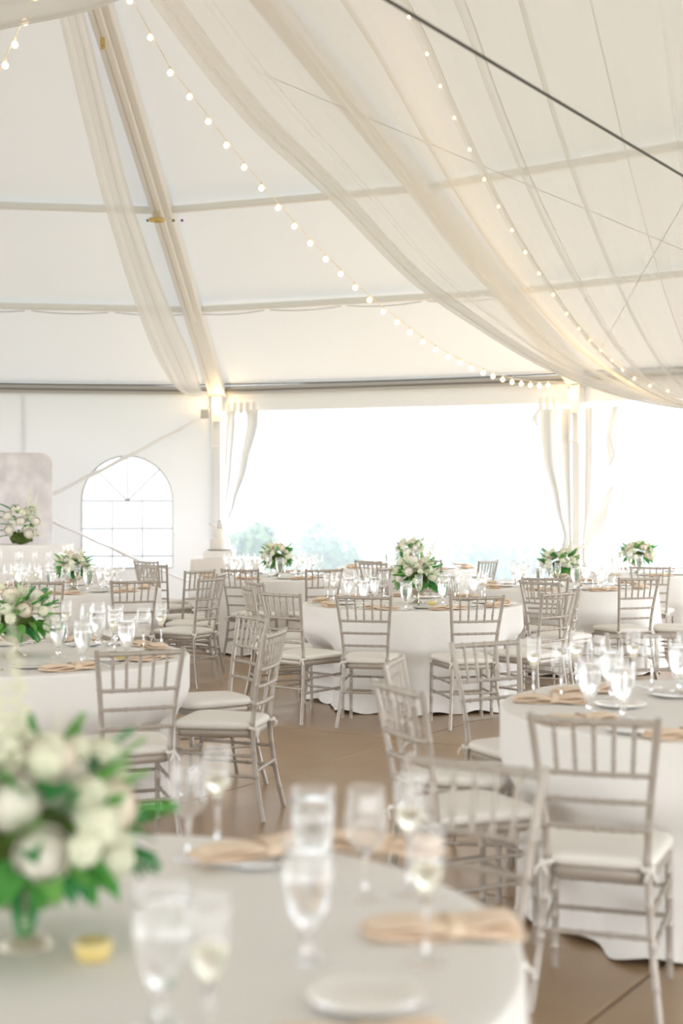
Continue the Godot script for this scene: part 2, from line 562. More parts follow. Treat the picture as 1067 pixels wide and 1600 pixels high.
# ---------------------------------------------------------------- posts, lamps, braces, curtains
func build_posts() -> void:
	for i in posts.size():
		var a := posts[i]
		var inw := APEX - a
		inw.y = 0
		inw = inw.normalized()
		var sd := inw.cross(Vector3.UP)
		var b := Basis(sd, Vector3.UP, sd.cross(Vector3.UP))
		var lab := "white aluminium tent post on the perimeter"
		if i == 6: lab = "white tent post beside the arched window, warm lamp at its head"
		if i == 7: lab = "white tent post between the two open sides, warm lamp at its head"
		var p := thing("tent_post", lab, "post", Vector3(a.x, 0, a.z), 0.0, "tent posts", "structure")
		var mb := MB.new()
		mb.box(Vector3(0, EAVE * 0.5 - 0.04, 0), Vector3(0.13, EAVE - 0.08, 0.20), b, 0.012)
		obj("post_shaft", mb.done(), M.frame, p)
		var fp := MB.new()
		fp.box(Vector3(0, 0.01, 0), Vector3(0.3, 0.02, 0.3), b)
		obj("base_plate", fp.done(), M.alu, p)
		if i < 5 or i > 9: continue
		# head sleeve and the open bracket under it
		var hs := MB.new()
		hs.box(Vector3(0, 2.98, 0) + inw * 0.02, Vector3(0.16, 0.40, 0.24), b, 0.01)
		obj("head_sleeve", hs.done(), M.frame, p)
		var br := MB.new()
		for s in [-1.0, 1.0]:
			br.box(inw * 0.15 + sd * s * 0.065 + Vector3(0, 2.59, 0), Vector3(0.014, 0.40, 0.05), b)
		br.box(inw * 0.15 + Vector3(0, 2.39, 0), Vector3(0.15, 0.03, 0.06), b)
		obj("bracket", br.done(), M.frame, p)
		# the up-light at the post's head
		var lamp := MB.new()
		lamp.box(inw * 0.20 + Vector3(0, 3.04, 0), Vector3(0.11, 0.11, 0.09), b, 0.012)
		obj("lamp_face", lamp.done(), M.lampface, p)
		var l := OmniLight3D.new()
		l.name = "lamp_light"
		l.light_color = Color(1.0, 0.82, 0.56)
		l.light_energy = 0.11
		l.light_size = 0.05
		l.omni_range = 30.0
		l.omni_attenuation = 2.0
		l.shadow_enabled = true
		l.position = inw * 0.20 + Vector3(0, 3.04, 0)
		p.add_child(l)

func strap(a: Vector3, b: Vector3, w: float, label: String) -> void:     # a fabric sleeve round a bracing cable
	var pts := PackedVector3Array()
	var rad := PackedFloat32Array()
	var n := 40
	for k in n + 1:
		var t := float(k) / n
		pts.append(a.lerp(b, t) + Vector3(0, -0.10 * sin(PI * t) + 0.006 * sin(t * 61.0), 0))
		rad.append(w * (0.75 + 0.25 * sin(t * 47.0) * sin(t * 23.0)) * (0.35 + 0.65 * smoothstep(0, 0.08, t)))
	tag(obj("brace_strap", strand2(pts, rad), M.valance), label, "strap", "crossed brace straps")

func strand2(pts: PackedVector3Array, rad: PackedFloat32Array, seg := 7) -> ArrayMesh:
	var mb := MB.new()
	mb.tube(pts, rad, seg)
	return mb.done()

# a gathered curtain: at each height the left and right edge; pleats across
func curtain(called: String, label: String, origin: Vector3, along: Vector3, inw: Vector3, prof: Array, pleats: int, depth: float, clear: Vector2) -> Node3D:
	var root := thing(called, label, "curtain", origin)
	var parts := [["fabric", 0.0, clear.x, M.valance], ["clear_panel", clear.x, clear.y, M.vinyl], ["fabric", clear.y, 1.0, M.valance]]
	for pt in parts:
		if pt[2] - pt[1] < 0.01: continue
		var mb := MB.new()
		var rows := []
		var n := 46
		for r in n + 1:
			var y := lerpf(prof[0].z, prof[prof.size() - 1].z, float(r) / n)
			var lo := 0.0
			var hi := 0.0
			for k in prof.size() - 1:
				if y <= prof[k].z and y >= prof[k + 1].z - 1e-6:
					var t: float = (prof[k].z - y) / maxf(prof[k].z - prof[k + 1].z, 1e-6)
					t = t * t * (3.0 - 2.0 * t) * 0.5 + t * 0.5
					lo = lerpf(prof[k].x, prof[k + 1].x, t)
					hi = lerpf(prof[k].y, prof[k + 1].y, t)
					break
			var row := PackedVector3Array()
			var m := 24
			for c in m + 1:
				var u: float = lerpf(pt[1], pt[2], float(c) / m)
				var amp := depth * (0.45 + 0.55 * smoothstep(0.0, 0.35, hi - lo))
				row.append(along * lerpf(lo, hi, u) + inw * amp * sin(TAU * pleats * u + 0.4 * sin(r * 0.11)) + Vector3(0, y, 0))
			rows.append(row)
		mb.grid(rows)
		obj(pt[0], mb.done(), pt[3], root)
	return root

func build_curtains() -> void:
	var inw := (APEX - posts[6]); inw.y = 0; inw = inw.normalized()
	var al := (posts[7] - posts[6]); al.y = 0; al = al.normalized()
	var o := Vector3(posts[6].x, 0, posts[6].z) + inw * 0.1
	var c := curtain("curtain", "gathered clear-panelled side curtain tied back against the post by the cake", o, al, inw,
		[Vector3(0.15, 0.70, 2.95), Vector3(0.15, 0.70, 2.75), Vector3(0.14, 0.52, 2.1), Vector3(0.10, 0.30, 1.5), Vector3(0.08, 0.16, 1.18), Vector3(0.10, 0.28, 0.8), Vector3(0.10, 0.38, 0.02)], 3, 0.05, Vector2(0.28, 0.62))
	var tie := MB.new()
	var tp := PackedVector3Array()
	for k in 17:
		var a := TAU * k / 16.0
		tp.append(al * (0.04 + 0.16 * cos(a)) + inw * 0.10 * sin(a) + Vector3(0, 1.18 - 0.03 * cos(a), 0))
	tie.tube(tp, PackedFloat32Array([0.02]), 7, false)
	obj("tie_back", tie.done(), M.linen, c)
	var hd := MB.new()
	for k in 5: hd.box(al * (0.20 + k * 0.11) + Vector3(0, 2.98, 0) + inw * 0.05, Vector3(0.055, 0.17, 0.03), Basis(al, Vector3.UP, al.cross(Vector3.UP)))
	obj("gather_heading", hd.done(), M.linen, c)
	# far post: one curtain each side
	var in2 := (APEX - posts[7]); in2.y = 0; in2 = in2.normalized()
	var o2 := Vector3(posts[7].x, 0, posts[7].z) + in2 * 0.1
	var c2 := curtain("curtain", "grey-white curtain gathered and tied at its foot, in front of the window-side of the lamp post", o2, al, in2,
		[Vector3(-0.50, -0.06, 2.86), Vector3(-0.50, -0.07, 2.7), Vector3(-0.46, -0.07, 2.2), Vector3(-0.28, -0.07, 1.5), Vector3(-0.16, -0.07, 1.08), Vector3(-0.26, -0.06, 0.7), Vector3(-0.30, -0.06, 0.02)], 3, 0.06, Vector2(0.62, 0.74))
	c2.set_meta("label", "gathered grey-white curtain tied back on the tree side of the lamp post")
	var h2 := MB.new()
	for k in 5: h2.box(al * (-0.47 + k * 0.095) + Vector3(0, 2.93 + 0.01 * k, 0) + in2 * 0.05, Vector3(0.05, 0.17, 0.03), Basis(al, Vector3.UP, al.cross(Vector3.UP)))
	obj("gather_heading", h2.done(), M.linen, c2)
	var al3 := (posts[8] - posts[7]); al3.y = 0; al3 = al3.normalized()
	var c3 := curtain("curtain", "narrow white curtain strip hanging straight beside the lamp post", o2, al3, in2,
		[Vector3(0.14, 0.26, 2.86), Vector3(0.14, 0.26, 2.2), Vector3(0.13, 0.22, 1.4), Vector3(0.10, 0.16, 0.95), Vector3(0.09, 0.2, 0.6), Vector3(0.10, 0.24, 0.02)], 2, 0.03, Vector2(1.0, 1.0))
	var ty := MB.new()
	ty.box(al3 * 0.09 + in2 * 0.02 + Vector3(0, 0.93, 0), Vector3(0.2, 0.04, 0.09), Basis(al3, Vector3.UP, al3.cross(Vector3.UP)))
	obj("tie_back", ty.done(), M.linen, c3)
	# the loose hems of the clear panel, twisting beside that strip
	var base := o2 + al3 * 0.0
	ribbon("hem_ribbon", "twisted white hem of the clear curtain, hanging from the valance", [base + al3 * 0.62 + Vector3(0, 2.86, 0), base + al3 * 0.54 + Vector3(0, 2.6, 0), base + al3 * 0.50 + Vector3(0, 2.45, 0), base + al3 * 0.55 + Vector3(0, 2.2, 0), base + al3 * 0.52 + Vector3(0, 2.04, 0)], [0.05, 0.07, 0.045, 0.06, 0.008], al3)
	ribbon("hem_ribbon", "leaf-shaped white curtain hem tied in at the foot of the lamp post", [base + al3 * 0.58 + Vector3(0, 1.80, 0), base + al3 * 0.49 + Vector3(0, 1.60, 0), base + al3 * 0.38 + Vector3(0, 1.36, 0), base + al3 * 0.24 + Vector3(0, 1.10, 0), base + al3 * 0.13 + Vector3(0, 0.94, 0)], [0.012, 0.09, 0.11, 0.08, 0.04], al3)
	ribbon("hem_ribbon", "small white hem loop at the head of the gathered curtain", [o2 - al * 0.50 + Vector3(0, 2.88, 0), o2 - al * 0.58 + Vector3(0, 2.74, 0), o2 - al * 0.545 + Vector3(0, 2.62, 0)], [0.03, 0.05, 0.01], al)
	# crossed brace straps in the bay of the arched window
	var q0 := posts[5]
	var q1 := posts[6]
	var off := inw * 0.16
	strap(Vector3(q1.x, 2.86, q1.z) + off - Vector3(0.18, 0, 0), Vector3(q0.x, 0.25, q0.z) + off, 0.036, "white sleeved brace strap rising across the arched window to the lamp post")
	strap(Vector3(q0.x, 2.86, q0.z) + off * 1.8 + Vector3(0.18, 0, 0), Vector3(q1.x, 0.25, q1.z) + off * 1.8 - Vector3(0.18, 0, 0), 0.03, "white sleeved brace strap falling behind the moss-based flowers towards the cake table")
	var tab := MB.new()
	tab.box(Vector3(q1.x, 2.90, q1.z) + off - Vector3(0.17, 0, 0), Vector3(0.13, 0.14, 0.05))
	tag(obj("brace_bracket", tab.done(), M.alu), "grey bracket holding the brace strap beside the window post", "bracket", "", "structure")

func ribbon(called: String, label: String, pts: Array, widths: Array, along: Vector3) -> void:
	var mb := MB.new()
	var cp := PackedVector3Array(pts)
	var rows := []
	for r in 29:
		var t := r / 28.0
		var x := t * (widths.size() - 1)
		var i := mini(int(x), widths.size() - 2)
		var w: float = lerpf(widths[i], widths[i + 1], x - i)
		var tw := sin(t * 6.0) * 0.5
		var dir := along * cos(tw) + along.cross(Vector3.UP) * sin(tw)
		var row := PackedVector3Array()
		for c in 5: row.append(crom(cp, t) + dir * w * (c / 4.0 - 0.5) * 2.0 + along.cross(Vector3.UP) * 0.01 * sin(c * 1.9 + r * 0.3))
		rows.append(row)
	mb.grid(rows)
	tag(obj(called, mb.done(), M.valance), label, "ribbon")

# ---------------------------------------------------------------- ceiling drapes, cables, string lights
func drape(called: String, label: String, edges: Array, n: int, m: int, folds: float, amp: float, gather: float, mt: Material) -> MeshInstance3D:
	var mb := MB.new()
	var rows := []
	for r in n + 1:
		var u := float(r) / n
		var ep := PackedVector3Array()
		for e in edges: ep.append(crom(e, u))
		var row := PackedVector3Array()
		for c in m + 1:
			var w := float(c) / m
			var ph := TAU * folds * w + 0.5 * sin(u * 3.0 + w * 9.0)
			var w2 := clampf(w + gather * sin(ph) + gather * 0.6 * sin(ph * 2.7 + 1.0) * sin(PI * w), 0, 1)
			var q := crom(ep, w2)
			q.y += amp * cos(ph) * (0.7 + 0.3 * sin(ph * 0.37 + 2.0)) + amp * 0.35 * sin(ph * 2.7)
			row.append(q)
		rows.append(row)
	mb.grid(rows)
	var o := obj(called, mb.done(), mt)
	tag(o, label, "drape", "sheer ceiling drapes")
	return o

func build_drapes() -> void:
	# along the rafter to the window post
	var a := PackedVector3Array()
	var b := PackedVector3Array()
	for q in [[0.0, 8.1, 0.05], [0.13, 7.25, 0.10], [0.25, 6.5, 0.125], [0.35, 5.75, 0.14], [0.448, 5.03, 0.155], [0.52, 4.62, 0.17], [0.585, 4.25, 0.19], [0.68, 3.80, 0.22], [0.75, 3.5, 0.23], [0.82, 3.22, 0.19], [0.87, 3.11, 0.12], [0.955, 3.16, 0.05]]:
		var t: float = q[0]
		var c := Vector3(-2.90 + 0.94 * t - 0.10 * sin(PI * t), q[1], -(12.0 + 9.6 * t))
		a.append(c + Vector3(-q[2], -0.03, 0.05)); b.append(c + Vector3(q[2], 0.03, -0.05))
	drape("ceiling_drape", "narrow gathered white drape falling along the rafter to the window post", [a, b], 60, 72, 2.3, 0.022, 0.05, M.drape)
	# the wide sheer fan swept over to the right-hand side
	var e0 := PackedVector3Array()
	for q in [[0.0, 8.1], [0.06, 7.0], [0.126, 5.98], [0.19, 5.13], [0.261, 4.45], [0.333, 3.70], [0.396, 3.26], [0.461, 2.90], [0.53, 2.66], [0.6, 2.54], [0.68, 2.52], [0.78, 2.62], [0.9, 2.9], [1.0, 3.2]]:
		e0.append(v(-2.9 + 10.62 * q[0], q[1], 12.0 + 4.35 * q[0]))
	var e1 := PackedVector3Array()
	for q in [[0.12, 8.2], [0.18, 7.4], [0.25, 6.5], [0.3235, 5.48], [0.36, 4.76], [0.397, 4.08], [0.432, 3.56], [0.469, 3.10], [0.50, 2.82], [0.533, 2.60], [0.58, 2.47], [0.66, 2.48], [0.8, 2.75], [1.0, 3.2]]:
		e1.append(v(-2.9 + 10.62 * q[0], q[1], 9.0 + 7.35 * q[0]))
	for k in e0.size(): e0[k].y -= 0.16 * (1.0 - smoothstep(1.0, 6.0, float(k)))
	var e2 := PackedVector3Array([v(0.9, 7.3, 6.2), v(1.2, 6.6, 6.6), v(1.5, 5.7, 7.1), v(1.72, 5.0, 7.6), v(1.92, 4.4, 8.0), v(2.12, 3.95, 8.6), v(2.32, 3.55, 9.2), v(2.55, 3.16, 9.9), v(2.8, 2.85, 10.6), v(3.1, 2.64, 11.4), v(3.6, 2.5, 12.3), v(4.6, 2.52, 13.4), v(6.0, 2.8, 14.8), v(7.72, 3.2, 16.35)])
	var wide := drape("ceiling_drape", "wide sheer white ceiling drape sweeping over the bright open side", [e0, e1, e2], 70, 150, 9.0, 0.035, 0.014, M.sheer)
	var h0 := PackedVector3Array()      # its far edge is turned over into a denser band
	var h1 := PackedVector3Array()
	for k in e0.size():
		h0.append(e0[k] + Vector3(-0.02, -0.02, -0.03))
		h1.append(e0[k].lerp(e1[k], 0.13 - 0.05 * k / e0.size()) + Vector3(0, 0.03, 0))
	var fold := drape("folded_edge", "", [h0, h1], 70, 24, 1.5, 0.02, 0.03, M.drape)
	for key in ["label", "category", "group"]: fold.remove_meta(key)
	remove_child(fold)
	wide.add_child(fold)
	# the swag overhead at the near side
	var f0 := PackedVector3Array([v(-9.5, 4.9, 10.2), v(-6.0, 4.36, 9.7), v(-3.6, 4.36, 9.3), v(-2.16, 4.54, 9.0), v(-1.31, 4.76, 9.0), v(0.2, 5.4, 8.8), v(2.0, 6.7, 8.5)])
	var f1 := PackedVector3Array([v(-9.5, 5.2, 7.5), v(-6.0, 4.7, 7.2), v(-3.6, 4.72, 7.0), v(-2.1, 4.95, 6.9), v(-1.2, 5.2, 6.8), v(0.2, 5.9, 6.6), v(2.0, 7.0, 6.4)])
	drape("ceiling_drape", "white drape swagged overhead, its lower hem crossing the tent's upper corner", [f0, f1], 50, 60, 5.0, 0.06, 0.02, M.drape)
	# cables
	var dir := v(7.56, -0.25, 11.45)
	var s0 := v(0.158, 3.3, 4.9)
	tag(obj("tension_cable", strand(PackedVector3Array([s0 - dir * 1.03, s0, s0 + dir]), 0.0068, 8), M.cable), "dark grey tension cable running diagonally under the sheer drape", "cable")
	tag(obj("stay_wire", strand(PackedVector3Array([v(-0.78, 5.5, 13.0), v(3.6, 4.22, 15.0), v(6.7, 3.2, 16.5)]), 0.0035, 5), M.wire), "thin stay wire behind the sheer drape, sloping towards the open side", "wire", "thin stay wires")
	tag(obj("stay_wire", strand(PackedVector3Array([v(3.55, 5.05, 12.0), v(3.12, 4.28, 13.0), v(2.89, 3.75, 13.7), v(3.19, 2.95, 19.63)]), 0.0035, 5), M.wire), "thin stay wire behind the sheer drape, crossing the longer wire", "wire", "thin stay wires")

func bulb_mesh(r: float) -> ArrayMesh:
	var mb := MB.new()
	var pr := PackedVector2Array()
	for k in 10:
		var a := -PI / 2 + PI * 0.86 * k / 9.0
		pr.append(Vector2(cos(a) * r if k > 0 else 0.0, sin(a) * r))
	pr.append(Vector2(r * 0.36, r * 1.2))
	pr.append(Vector2(0, r * 1.25))
	mb.lathe(pr, 14)
	return mb.done()

func lights_on(called: String, label: String, pts: PackedVector3Array, bm: ArrayMesh, r: float, mt: Material, energy: float, col: Color, every: int) -> void:
	var root := thing(called, label, "string lights", pts[0])
	var rel := PackedVector3Array()
	for k in pts.size():
		rel.append(pts[k] - pts[0] + Vector3(0, r * 1.9, 0))
	obj("wire", strand(rel, 0.005 if r > 0.02 else 0.003, 5), M.lightwire, root)
	var sk := MB.new()
	sk.lathe(PackedVector2Array([Vector2(0, r * 1.05), Vector2(r * 0.45, r * 1.05), Vector2(r * 0.45, r * 1.8), Vector2(r * 0.3, r * 2.1), Vector2(0, r * 2.1)]), 10)
	var socket := sk.done()
	for k in range(1, pts.size() - 1):
		var b := obj("bulb", bm, mt, root, pts[k] - pts[0])
		obj("socket", socket, M.lightwire, b)
		if k % every == 0:
			var l := OmniLight3D.new()
			l.name = "bulb_light"
			l.light_color = col
			l.light_energy = energy
			l.light_size = r * 0.6
			l.omni_range = 30.0
			l.omni_attenuation = 2.0
			l.shadow_enabled = true
			b.add_child(l)

func build_string_lights() -> void:
	var hts := PackedVector3Array()      # (t, height) along the plan line from the peak to the far post
	for q in [[0.0, 7.9], [0.17, 6.06], [0.247, 5.39], [0.325, 4.86], [0.407, 4.38], [0.486, 3.99], [0.566, 3.67], [0.647, 3.41], [0.72, 3.25], [0.806, 3.14], [0.877, 3.12], [0.935, 3.16]]:
		hts.append(Vector3(q[0], q[1], 0))
	var pts := PackedVector3Array()
	var t := 0.02
	while t < 0.94:
		var h := 3.16
		for k in hts.size() - 1:
			if t >= hts[k].x and t <= hts[k + 1].x:
				h = crom(hts, (k + (t - hts[k].x) / (hts[k + 1].x - hts[k].x)) / (hts.size() - 1)).y
		pts.append(v(-2.9 + 6.21 * t, h - 0.02, 12.0 + 7.8 * t))
		t += 0.0262 if t < 0.75 else 0.023
	lights_on("string_lights", "warm globe string lights strung from the peak down to the far lamp post", pts, bulb_mesh(0.028), 0.028, M.bulb, 0.012, Color(1, 0.86, 0.66), 1)
	var p2 := PackedVector3Array()
	for k in 9: p2.append(v(-2.27 - 0.105 * k, 5.64 - 0.17 * k + 0.006 * k * k, 10.9 + 0.12 * k))
	lights_on("string_lights", "short run of warm globe bulbs dropping beside the roof's upper corner", p2, bulb_mesh(0.028), 0.028, M.bulb, 0.012, Color(1, 0.86, 0.66), 1)
	var e1 := PackedVector3Array()
	for q in [[0.25, 6.6], [0.3235, 5.60], [0.36, 4.86], [0.397, 4.18], [0.432, 3.65], [0.469, 3.18], [0.50, 2.90], [0.533, 2.68], [0.58, 2.56]]:
		e1.append(v(-2.9 + 10.62 * q[0], q[1] + 0.03, 9.42 + 7.35 * q[0]))
	var p3 := PackedVector3Array()
	for k in 24: p3.append(crom(e1, k / 23.0))
	lights_on("fairy_lights", "tiny warm fairy lights glowing inside the wide sheer drape", p3, bulb_mesh(0.015), 0.015, M.fairy, 0.007, Color(1, 0.78, 0.45), 1)

# ---------------------------------------------------------------- tables
func cloth_mesh(R: float, h: float, sd: int, press: Array = []) -> ArrayMesh:
	rng.seed = sd
	var mb := MB.new()
	var n := 176
	var ph := [rng.randf() * TAU, rng.randf() * TAU, rng.randf() * TAU, rng.randf() * TAU]
	var rows := []
	for f in [0.0, 0.35, 0.7, 0.93]:
		var row := PackedVector3Array()
		for j in n: row.append(Vector3(cos(TAU * j / n) * R * f, h, sin(TAU * j / n) * R * f))
		rows.append(row)
	for k in 5:
		var a := PI / 2 * k / 4.0
		var row := PackedVector3Array()
		for j in n:
			var r := R - 0.012 + 0.012 * sin(a)
			row.append(Vector3(cos(TAU * j / n) * r, h - 0.012 + 0.012 * cos(a), sin(TAU * j / n) * r))
		rows.append(row)
	for k in range(1, 19):
		var f := k / 18.0
		var row := PackedVector3Array()
		for j in n:
			var a := TAU * j / n
			var fold: float = 0.55 * sin(9.0 * a + ph[0] + 0.4 * sin(3.0 * a)) + 0.35 * sin(14.0 * a + ph[1] + 0.8 * sin(2.0 * a + ph[3])) + 0.3 * sin(5.0 * a + ph[2])
			fold = signf(fold) * pow(absf(fold), 0.8)
			var r := R + 0.025 * f + 0.048 * fold * pow(f, 0.75)
			var y := (h - 0.012) * (1.0 - f) + 0.004
			if f > 0.9:      # the hem puddles on the floor
				var e := (f - 0.9) / 0.1
				r += e * (0.02 + 0.022 * sin(11.0 * a + ph[1]) + 0.014 * sin(23.0 * a))
				y = maxf(0.004, (h - 0.012) * 0.1 * (1.0 - e) * (1.0 - e) + 0.004 + e * 0.012 * (1.0 + sin(17.0 * a + ph[2])))
			var dent := 0.0      # a chair drawn up to the table presses the cloth in
			for q in press:
				var da: float = angle_difference(a, -q[0])
				dent = maxf(dent, q[1] * exp(-pow(absf(da) / 0.36, 4.0)))
			r -= dent * smoothstep(0.22, 0.46, f)
			row.append(Vector3(cos(a) * r, y, sin(a) * r))
		rows.append(row)
	mb.grid(rows, true)
	return mb.done()

func make_glasses() -> void:
	var P2 := func(a: Array) -> PackedVector2Array:
		var o := PackedVector2Array()
		for k in range(0, a.size(), 2): o.append(Vector2(a[k], a[k + 1]))
		return o
	var lt := func(pr: PackedVector2Array, seg: int, solid: bool) -> ArrayMesh:
		var mb := MB.new()
		mb.lathe(pr, seg, Vector3.ZERO, solid)
		return mb.done()
	# footed water glass
	K.p_disc = lt.call(P2.call([0, 0, 0.036, 0, 0.037, 0.003, 0.02, 0.007, 0.010, 0.010, 0, 0.0105]), 22, true)
	K.p_foot = lt.call(P2.call([0, 0.011, 0.010, 0.012, 0.0085, 0.02, 0.013, 0.026, 0.0095, 0.033, 0.012, 0.040, 0, 0.041]), 22, true)
	K.p_bowl = lt.call(P2.call([0, 0.0405, 0.013, 0.042, 0.024, 0.056, 0.034, 0.085, 0.0405, 0.118, 0.043, 0.15, 0.0425, 0.18, 0.0415, 0.20, 0.0405, 0.2012, 0.0395, 0.200, 0.0405, 0.176, 0.041, 0.15, 0.0385, 0.118, 0.032, 0.086, 0.022, 0.059, 0.012, 0.0455, 0, 0.0445]), 26, false)
	K.p_water = lt.call(P2.call([0, 0.046, 0.011, 0.047, 0.021, 0.060, 0.031, 0.086, 0.0376, 0.118, 0.0402, 0.148, 0.0398, 0.172, 0.0385, 0.174, 0, 0.174]), 24, true)
	# wine glass
	K.w_disc = lt.call(P2.call([0, 0, 0.036, 0, 0.037, 0.003, 0.016, 0.006, 0.006, 0.010, 0, 0.0105]), 22, true)
	K.w_foot = lt.call(P2.call([0, 0.011, 0.006, 0.012, 0.0045, 0.04, 0.0045, 0.075, 0.009, 0.088, 0, 0.089]), 22, true)
	K.w_bowl = lt.call(P2.call([0, 0.088, 0.010, 0.089, 0.027, 0.100, 0.038, 0.120, 0.0405, 0.142, 0.0385, 0.170, 0.0345, 0.198, 0.033, 0.212, 0.0322, 0.2124, 0.0315, 0.211, 0.033, 0.196, 0.037, 0.169, 0.039, 0.142, 0.0365, 0.121, 0.026, 0.1025, 0.010, 0.092, 0, 0.091]), 26, false)
	# champagne flute
	K.c_disc = lt.call(P2.call([0, 0, 0.034, 0, 0.035, 0.003, 0.014, 0.006, 0.005, 0.010, 0, 0.0105]), 22, true)
	K.c_foot = lt.call(P2.call([0, 0.011, 0.005, 0.012, 0.0042, 0.05, 0.0042, 0.09, 0.008, 0.106, 0, 0.107]), 22, true)
	K.c_bowl = lt.call(P2.call([0, 0.106, 0.008, 0.107, 0.017, 0.122, 0.0245, 0.142, 0.0285, 0.168, 0.0285, 0.195, 0.0262, 0.228, 0.0255, 0.2284, 0.0247, 0.227, 0.0265, 0.198, 0.0272, 0.168, 0.0233, 0.143, 0.016, 0.1235, 0.007, 0.1105, 0, 0.110]), 24, false)
	K.c_wine = lt.call(P2.call([0, 0.111, 0.0065, 0.1115, 0.0155, 0.1235, 0.0230, 0.1425, 0.0268, 0.162, 0.0262, 0.1635, 0, 0.1635]), 22, true)
	K.plate = lt.call(P2.call([0, 0.002, 0.055, 0.002, 0.06, 0, 0.066, 0.002, 0.098, 0.012, 0.10, 0.0135, 0.099, 0.0155, 0.096, 0.015, 0.066, 0.0065, 0.06, 0.0055, 0, 0.0055]), 36, true)
	# folded satin napkin
	var nk := MB.new()
	for lay in 3:
		var rows := []
		for r in 15:
			var u := r / 14.0 * 2.0 - 1.0
			var row := PackedVector3Array()
			for c in 16:
				var a := TAU * c / 16.0
				var pinch := 1.0 - 0.12 * exp(-pow((u - 0.12) / 0.16, 2.0))
				var wx := 0.15 - 0.006 * lay
				var y := 0.006 + 0.0095 * lay + 0.004 * sin(u * 5.0 + lay * 2.0)
				row.append(Vector3(u * wx + 0.004 * sin(lay * 3.0 + c), maxf(y + sin(a) * 0.0062 * (1.0 if absf(u) < 0.99 else 0.2), 0.0005), cos(a) * 0.056 * pinch * (1.0 - 0.06 * lay) * (1.0 if absf(u) < 0.99 else 0.93) + 0.006 * sin(u * 3.0 + lay * 1.3)))
			rows.append(row)
		var s := nk.p.size()
		nk.grid(rows, true)
		nk.cap(rows[0], false); nk.cap(rows[14], true)
		nk.orient(s)
	K.napkin = nk.done()
	var nb := MB.new()
	var band := []
	for r in 5:
		var row := PackedVector3Array()
		for c in 14:
			var a := TAU * c / 14.0
			row.append(Vector3(0.005 + r * 0.007 + 0.004 * sin(a * 2.0), maxf(0.0175 + sin(a) * 0.0185, 0.0006), cos(a) * 0.055))
		band.append(row)
	nb.grid(band, true)
	K.napkin_band = nb.done()
	# cutlery
	var fk := MB.new()
	fk.tube(PackedVector3Array([Vector3(0, 0.004, 0.095), Vector3(0, 0.006, 0.05), Vector3(0, 0.009, -0.02), Vector3(0, 0.006, -0.045)]), PackedFloat32Array([0.006, 0.0055, 0.0032, 0.0034]), 8)
	fk.box(Vector3(0, 0.006, -0.055), Vector3(0.022, 0.002, 0.022))
	for k in 4: fk.tube(PackedVector3Array([Vector3(-0.0095 + k * 0.0063, 0.006, -0.064), Vector3(-0.009 + k * 0.006, 0.004, -0.085), Vector3(-0.0085 + k * 0.0057, 0.008, -0.105)]), PackedFloat32Array([0.0017, 0.0015, 0.0009]), 5)
	K.fork = fk.done()
	var kn := MB.new()
	kn.tube(PackedVector3Array([Vector3(0, 0.005, 0.10), Vector3(0, 0.006, 0.06), Vector3(0, 0.006, 0.0)]), PackedFloat32Array([0.0055, 0.006, 0.0045]), 8)
	var kr := []
	for r in 9:
		var u := r / 8.0
		kr.append(PackedVector3Array([Vector3(-0.004, 0.0075, -u * 0.12), Vector3(0.004 + 0.008 * sin(PI * minf(u * 1.2, 1.0)) * (1.0 - u * 0.4), 0.006, -u * 0.12), Vector3(-0.004, 0.0045, -u * 0.12)]))
	kn.grid(kr, true)
	K.knife = kn.done()
	# templates
	var tw := thing("water_glass", "", "glass", v(0, -50, 0))
	obj("foot", K.p_disc, M.wall_glass, tw); obj("stem", K.p_foot, M.solid_glass, tw); obj("bowl", K.p_bowl, M.wall_glass, tw); obj("water", K.p_water, M.water, tw)
	var ww := thing("wine_glass", "", "glass", v(0, -50, 0))
	obj("foot", K.w_disc, M.wall_glass, ww); obj("stem", K.w_foot, M.solid_glass, ww); obj("bowl", K.w_bowl, M.wall_glass, ww)
	var cc := thing("champagne_flute", "", "glass", v(0, -50, 0))
	obj("foot", K.c_disc, M.wall_glass, cc); obj("stem", K.c_foot, M.solid_glass, cc); obj("bowl", K.c_bowl, M.wall_glass, cc); obj("champagne", K.c_wine, M.wine, cc)
	var nn := thing("napkin", "", "napkin", v(0, -50, 0))
	obj("folded_cloth", K.napkin, M.napkin, nn); obj("tied_band", K.napkin_band, M.napkin, nn)
	K.tw = tw; K.ww = ww; K.cc = cc; K.nn = nn
	for k in [tw, ww, cc, nn]: remove_child(k)
	used["water_glass"] = 0; used["wine_glass"] = 0; used["champagne_flute"] = 0; used["napkin"] = 0

const TOP := 0.762
const KINDS := {"P": ["water_glass", "tw", "footed glass of iced water", "water glasses"], "W": ["wine_glass", "ww", "empty stemmed wine glass", "wine glasses"], "C": ["champagne_flute", "cc", "stemmed flute of pale champagne", "champagne flutes"]}

var taken: Array = []       # [place, radius] of what already stands or lies on the tables

func room_for(x: float, d: float, r: float) -> Vector2:
	var p := Vector2(x, d)
	for step in 40:
		var push := Vector2.ZERO
		for q in taken:
			var gap: float = p.distance_to(q[0])
			if gap < q[1] + r: push += (p - q[0] + Vector2(0.0007, 0.0003)).normalized()
		if push == Vector2.ZERO: break
		p += push.normalized() * 0.008
	taken.append([p, r])
	return p

func glass(k: String, x: float, d: float, where: String, own := "", y := TOP) -> void:
	var q: Array = KINDS[k]
	var at := room_for(x, d, 0.043)
	x = at.x
	d = at.y
	var g := copy(K[q[1]], q[0], own if own else "%s %s" % [q[2], where], v(x, y, d), rng.randf() * TAU, "%s %s" % [q[3], where])
	g.scale = Vector3.ONE * 1.08
	if k == "C" and where.begins_with("crowded"):      # these stand empty
		g.get_node("champagne").free()

